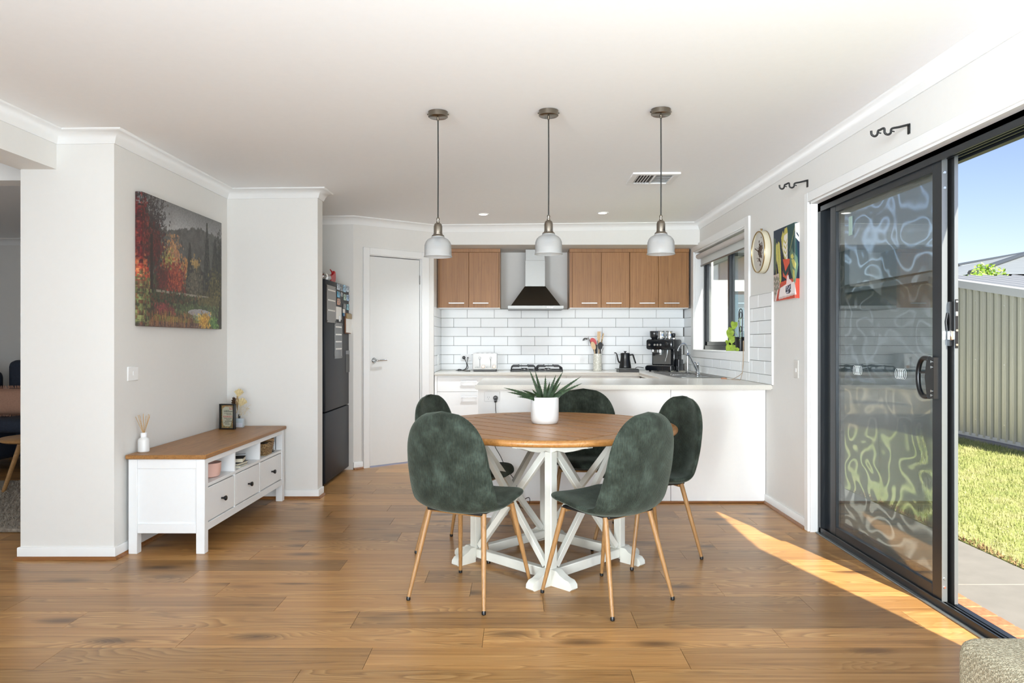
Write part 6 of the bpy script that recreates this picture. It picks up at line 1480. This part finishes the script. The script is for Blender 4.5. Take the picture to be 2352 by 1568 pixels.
# ------------------------------------------------------------------ outside
GZ = -.10
bm = NB(); box(bm, 2.07, 40, -10, 60, GZ-.3, GZ-.03); struct('ground', bm, pm('dry_soil', '8A7A5E', .95, noise=.15, nscale=8), 'bare soil under the garden', 'ground')
CONC = pm('path_concrete', '7C7974', .85, noise=.07, nscale=6, bump=.25, bscale=120)
path = thing('garden_path', 'pale concrete path along the outside of the house', 'path', (2.55, 3.5, GZ)); path['kind'] = 'structure'
for y0, y1 in ((-4, 1.2), (1.206, 4.02), (4.026, 7.0), (7.006, 10.4)):
    bm = NB(); box(bm, 2.152, 2.93, y0, y1, GZ-.03, GZ, .004); part('slab', bm, CONC, path)
BRICK = NT('sill_brick'); oi = BRICK.add('ShaderNodeObjectInfo'); nn = BRICK.noise(BRICK.coords(), 60, 3)
BRICK.link(BRICK.mix(.35, BRICK.ramp(oi.outputs['Random'], [(0, lin('A85A3C')), (1, lin('C67B57'))]), BRICK.ramp(nn, [(.3, lin('8E4A32')), (.7, lin('CB8A66'))])), BRICK.b.inputs['Base Color']); BRICK.b.inputs['Roughness'].default_value = .9
si = thing('brick_sill', 'row of red bricks on edge outside the glass door', 'sill', (2.10, 3.2, -.10)); si['kind'] = 'structure'
bm = NB(); box(bm, 2.056, 2.145, DY0-.1, DY1+.1, GZ-.03, -.024); part('mortar', bm, pm('mortar', 'B7AC9C', .95), si)
bm = NB(); box(bm, -.046, .049, -.052, .052, -.075, .012, .004); bme = mesh_from(bm, 'brick', BRICK.m)
y = DY0-.08
while y < DY1+.06: piece('brick', bme, si, (2.102-2.10, y-3.2, -.018+.10)); y += .114
# lawn
GRS = NT('lawn_grass'); v = GRS.coords(); n1 = GRS.noise(v, 3.2, 4, .6); n2 = GRS.noise(v, 70, 3)
GRS.link(GRS.mix(.55, GRS.ramp(n1, [(.30, lin('617438')), (.48, lin('8A924F')), (.66, lin('AFA77A'))]), GRS.ramp(n2, [(.3, lin('59683A')), (.55, lin('949866')), (.72, lin('C2B998'))])), GRS.b.inputs['Base Color']); GRS.b.inputs['Roughness'].default_value = .9; GRS.b.inputs['Specular IOR Level'].default_value = .1
bm = NB(); box(bm, 2.935, 6.036, -4, 11.2, GZ-.03, GZ+.004)
lw_ = single('lawn', bm, GRS.m, 'sunlit patchy lawn between the path and the shed', 'lawn', (4.5, 5, GZ), kind='stuff')
r3 = np.random.RandomState(9); N = 52000
yy_ = r3.uniform(3.0, 10.6, N); xx_ = 2.94+3.08*r3.rand(N); keep = ((xx_/yy_) > .54) & ((xx_/yy_) < .95); xx_, yy_ = xx_[keep], yy_[keep]; N = len(xx_)
hh = r3.uniform(.022, .055, N); an = r3.uniform(0, 2*PI, N); ln = r3.uniform(.0, .035, N); wd = r3.uniform(.0022, .0042, N)
P = np.zeros((N, 3, 3)); ca_, sa_ = np.cos(an), np.sin(an)
P[:, 0] = np.stack([xx_-ca_*wd, yy_-sa_*wd, np.full(N, GZ+.003)], 1); P[:, 1] = np.stack([xx_+ca_*wd, yy_+sa_*wd, np.full(N, GZ+.003)], 1); P[:, 2] = np.stack([xx_-sa_*ln, yy_+ca_*ln, GZ+hh], 1)
P = P-np.array([4.5, 5, GZ])
me = bpy.data.meshes.new('grass_blades'); me.from_pydata(P.reshape(-1, 3).tolist(), [], np.arange(3*N).reshape(-1, 3).tolist()); me.materials.append(GRS.m)
o = bpy.data.objects.new('grass_blades', me); COL.objects.link(o); o.parent = lw_; o['kind'] = 'stuff'
bm = NB(); r4 = np.random.RandomState(5)
for k in range(900):
    x, y, h = 2.935+abs(r4.normal(0, .03)), r4.uniform(3.2, 6.5), r4.uniform(.01, .035); a = r4.uniform(0, PI)
    vs = [bm.verts.new((x-.008*math.cos(a), y-.008*math.sin(a), GZ)), bm.verts.new((x+.008*math.cos(a), y+.008*math.sin(a), GZ)), bm.verts.new((x+r4.uniform(-.02, .02), y+r4.uniform(-.02, .02), GZ+h))]; bm.faces.new(vs)
part('dead_grass_edge', bm, pm('dead_grass', '7D6748', .95), lw_, kind='stuff', flip=False)

# shed
SHX = 6.14; sh0, sh1 = 6.9, 11.0
def shz(y): return 1.80+.166*(y-8.94)
SHM = pm('shed_steel', 'A3A294', .38, .45); SHR = pm('shed_roof_steel', 'B4B6B6', .4, .3)
sh = thing('garden_shed', 'grey green ribbed steel garden shed beyond the lawn', 'shed', (SHX+1.2, 9, GZ))
bm = NB(); box(bm, SHX-.10, SHX+2.6, sh0-.1, sh1+.1, GZ-.03, GZ+.035, .006); part('slab', bm, CONC, sh)
bm = NB(); box(bm, SHX-.012, SHX+.05, sh0, sh1, GZ+.035, GZ+.085, .003); part('base_channel', bm, SHR, sh)
pitch = .148; ys = sh0
while ys < sh1-.05:
    ye = min(ys+pitch*5, sh1); bm = NB(); y = ys; pts = []
    while y < ye-.01:
        pts += [(y, 0), (y+.010, -.026), (y+.030, -.026), (y+.040, 0), (y+.068, 0), (y+.072, -.005), (y+.116, -.005), (y+.120, 0)]; y += pitch
    pts += [(ye, 0)]
    A_ = [bm.verts.new((SHX+d, y_, GZ+.06)) for y_, d in pts]; B_ = [bm.verts.new((SHX+d, y_, shz(y_)-.01)) for y_, d in pts]
    for i in range(len(pts)-1): bm.faces.new((A_[i], A_[i+1], B_[i+1], B_[i]))
    part('wall_sheet', bm, SHM, sh, flip=False); ys = ye
bm = NB(); box(bm, SHX+.03, SHX+2.4, sh0+.02, sh1-.02, GZ, 1.40); part('inner_core', bm, BLACKM, sh)
bm = NB()
for x0, x1, h in ((SHX-.032, SHX-.022, .10),): 
    A_ = [bm.verts.new((x, y, shz(y)+dz)) for y in (sh0-.06, sh1+.02) for x in (x0, x1) for dz in (-.055, .045)]
    for f in ((0, 1, 3, 2), (4, 6, 7, 5), (0, 4, 5, 1), (2, 3, 7, 6), (1, 5, 7, 3), (0, 2, 6, 4)): bm.faces.new([A_[i] for i in f])
part('barge_capping', bm, SHR, sh, 'pale edge capping along the roof')
bm = NB(); pts = []; x = SHX-.03
while x < SHX+2.6: pts += [(x, .045), (x+.16, .045), (x+.175, .070), (x+.20, .070), (x+.215, .045)]; x += .215
A_ = [bm.verts.new((x_, sh0-.08, shz(sh0-.08)+d)) for x_, d in pts]; B_ = [bm.verts.new((x_, sh1+.03, shz(sh1+.03)+d)) for x_, d in pts]
for i in range(len(pts)-1): bm.faces.new((A_[i], A_[i+1], B_[i+1], B_[i]))
part('roof_sheet', bm, SHR, sh, 'pale ribbed roof', flip=False)
bm = NB()
for zf in (.14, .55, .95):
    y = sh0+.07
    while y < sh1: lathe(bm, [(.007, 0), (.007, .006), (0, .007)], seg=6, M=Matrix.Translation((SHX, y, GZ+zf*(shz(y)-GZ-.1))) @ Matrix.Rotation(-PI/2, 4, 'Y')); y += pitch*4
part('roofing_screws', bm, CHROME, sh)

# neighbours beyond the boundary
REND = pm('pale_render', 'D2D8DA', .85); RTILE = pm('grey_roof_tile', '7C8389', .7, noise=.06, nscale=3); FAS = pm('dark_fascia', '3A3F44', .5)
nh = thing('neighbour_house', 'pale rendered neighbour house with dark eaves beyond the kitchen window', 'house', (4.2, 14, GZ))
bm = NB(); box(bm, 1.6, 4.5, 13.0, 19, GZ-.03, 2.75); part('wall', bm, REND, nh)
bm = NB(); box(bm, 1.2, 4.9, 12.5, 13.05, 2.72, 2.92); part('eave', bm, FAS, nh)
bm = NB(); A_ = [bm.verts.new(p) for p in ((1.2, 12.5, 2.92), (4.9, 12.5, 2.92), (4.9, 19, 2.92), (1.2, 19, 2.92), (2.6, 15.2, 3.9), (3.5, 15.2, 3.9))]
for f in ((0, 1, 5, 4), (1, 2, 5), (2, 3, 4, 5), (3, 0, 4)): bm.faces.new([A_[i] for i in f])
part('roof', bm, RTILE, nh)
for x0, x1 in ((2.0, 2.6), (3.72, 4.3)):
    bm = NB(); box(bm, x0, x1, 12.96, 13.02, .9, 2.1); fr2 = part('window', bm, FAS, nh)
    bm = NB(); box(bm, x0+.06, x1-.06, 12.945, 12.958, .96, 2.04); part('pane', bm, pm('far_pane', '5F7482', .1), fr2)
n2_ = thing('neighbour_roof_house', 'grey roofed neighbour house rising behind the shed', 'house', (12, 22, GZ))
bm = NB(); box(bm, 11.5, 24.5, 18.5, 29.5, GZ-.03, 2.85); part('wall', bm, REND, n2_); bm = NB(); box(bm, 19.5, 35.5, 32.5, 51.5, GZ-.03, 4.49); part('rear_wall', bm, REND, n2_)
def hip(x0, x1, y0, y1, z0, zr, mat, nm):
    bm = NB(); dx = (y1-y0)/2
    A_ = [bm.verts.new(p) for p in ((x0, y0, z0), (x1, y0, z0), (x1, y1, z0), (x0, y1, z0), (x0+dx, (y0+y1)/2, zr), (x1-dx*.4, (y0+y1)/2, zr))]
    for f in ((0, 1, 5, 4), (1, 2, 5), (2, 3, 4, 5), (3, 0, 4)): bm.faces.new([A_[i] for i in f])
    r_ = part(nm, bm, mat, n2_)
    bm = NB(); e = [(0, 4), (1, 5), (4, 5)]
    P_ = [Vector(p) for p in ((x0, y0, z0), (x1, y0, z0), (x1, y1, z0), (x0, y1, z0), (x0+dx, (y0+y1)/2, zr), (x1-dx*.4, (y0+y1)/2, zr))]
    for i, j in e: tube(bm, [P_[i]+Vector((0, 0, .03)), P_[j]+Vector((0, 0, .03))], .07, 6)
    part('ridge_cap', bm, FAS, r_)
hip(11.0, 25, 18, 30, 2.857, 4.207, RTILE, 'roof'); hip(19.0, 36, 32, 52, 4.495, 6.265, pm('pale_roof_tile', '9AA3AB', .6), 'rear_roof')
# small tree behind the shed
tr0 = Vector((8.55, 13.6, GZ)); tr = thing('garden_tree', 'bright green leafy young tree behind the shed roof', 'tree', tr0)
bm = NB(); tube(bm, spline([tr0, tr0+Vector((.05, 0, 1.0)), tr0+Vector((0, .05, 2.0)), tr0+Vector((.1, 0, 2.6))], 4), .035, 8)
for k in range(7): a = 2*PI*k/7; tube(bm, [tr0+Vector((.03, 0, 1.3+.1*k)), tr0+Vector((.42*math.cos(a), .42*math.sin(a), 1.9+.09*k))], .012, 5)
part('trunk', bm, pm('bark', '6B5A44', .9), tr)
LEAFM = NT('tree_leaf'); oi = LEAFM.noise(LEAFM.coords(), 9, 2); LEAFM.link(LEAFM.ramp(oi, [(.3, lin('5F8A22')), (.55, lin('8FB53A')), (.75, lin('BCCB66'))]), LEAFM.b.inputs['Base Color']); LEAFM.b.inputs['Roughness'].default_value = .5; LEAFM.b.inputs['Transmission Weight'].default_value = .15
bm = NB(); r5 = np.random.RandomState(12)
for cxx, czz, rr, n_ in ((-.35, 2.25, .30, 500), (.06, 2.42, .34, 900), (.08, 2.1, .45, 700), (.36, 2.1, .22, 260)):
    for k in range(n_):
        d_ = Vector(r5.normal(0, 1, 3)).normalized()*rr*r5.rand()**.4; c = tr0+Vector((cxx, 0, czz))+d_; u_ = Vector(r5.normal(0, 1, 3)).normalized(); w_ = u_.cross(Vector(r5.normal(0, 1, 3))).normalized(); s_ = r5.uniform(.03, .055)
        vs = [bm.verts.new(c-u_*s_), bm.verts.new(c+w_*s_*.38), bm.verts.new(c+u_*s_), bm.verts.new(c-w_*s_*.38)]; bm.faces.new(vs)
part('foliage', bm, LEAFM.m, tr, kind='stuff', flip=False, angle=180)
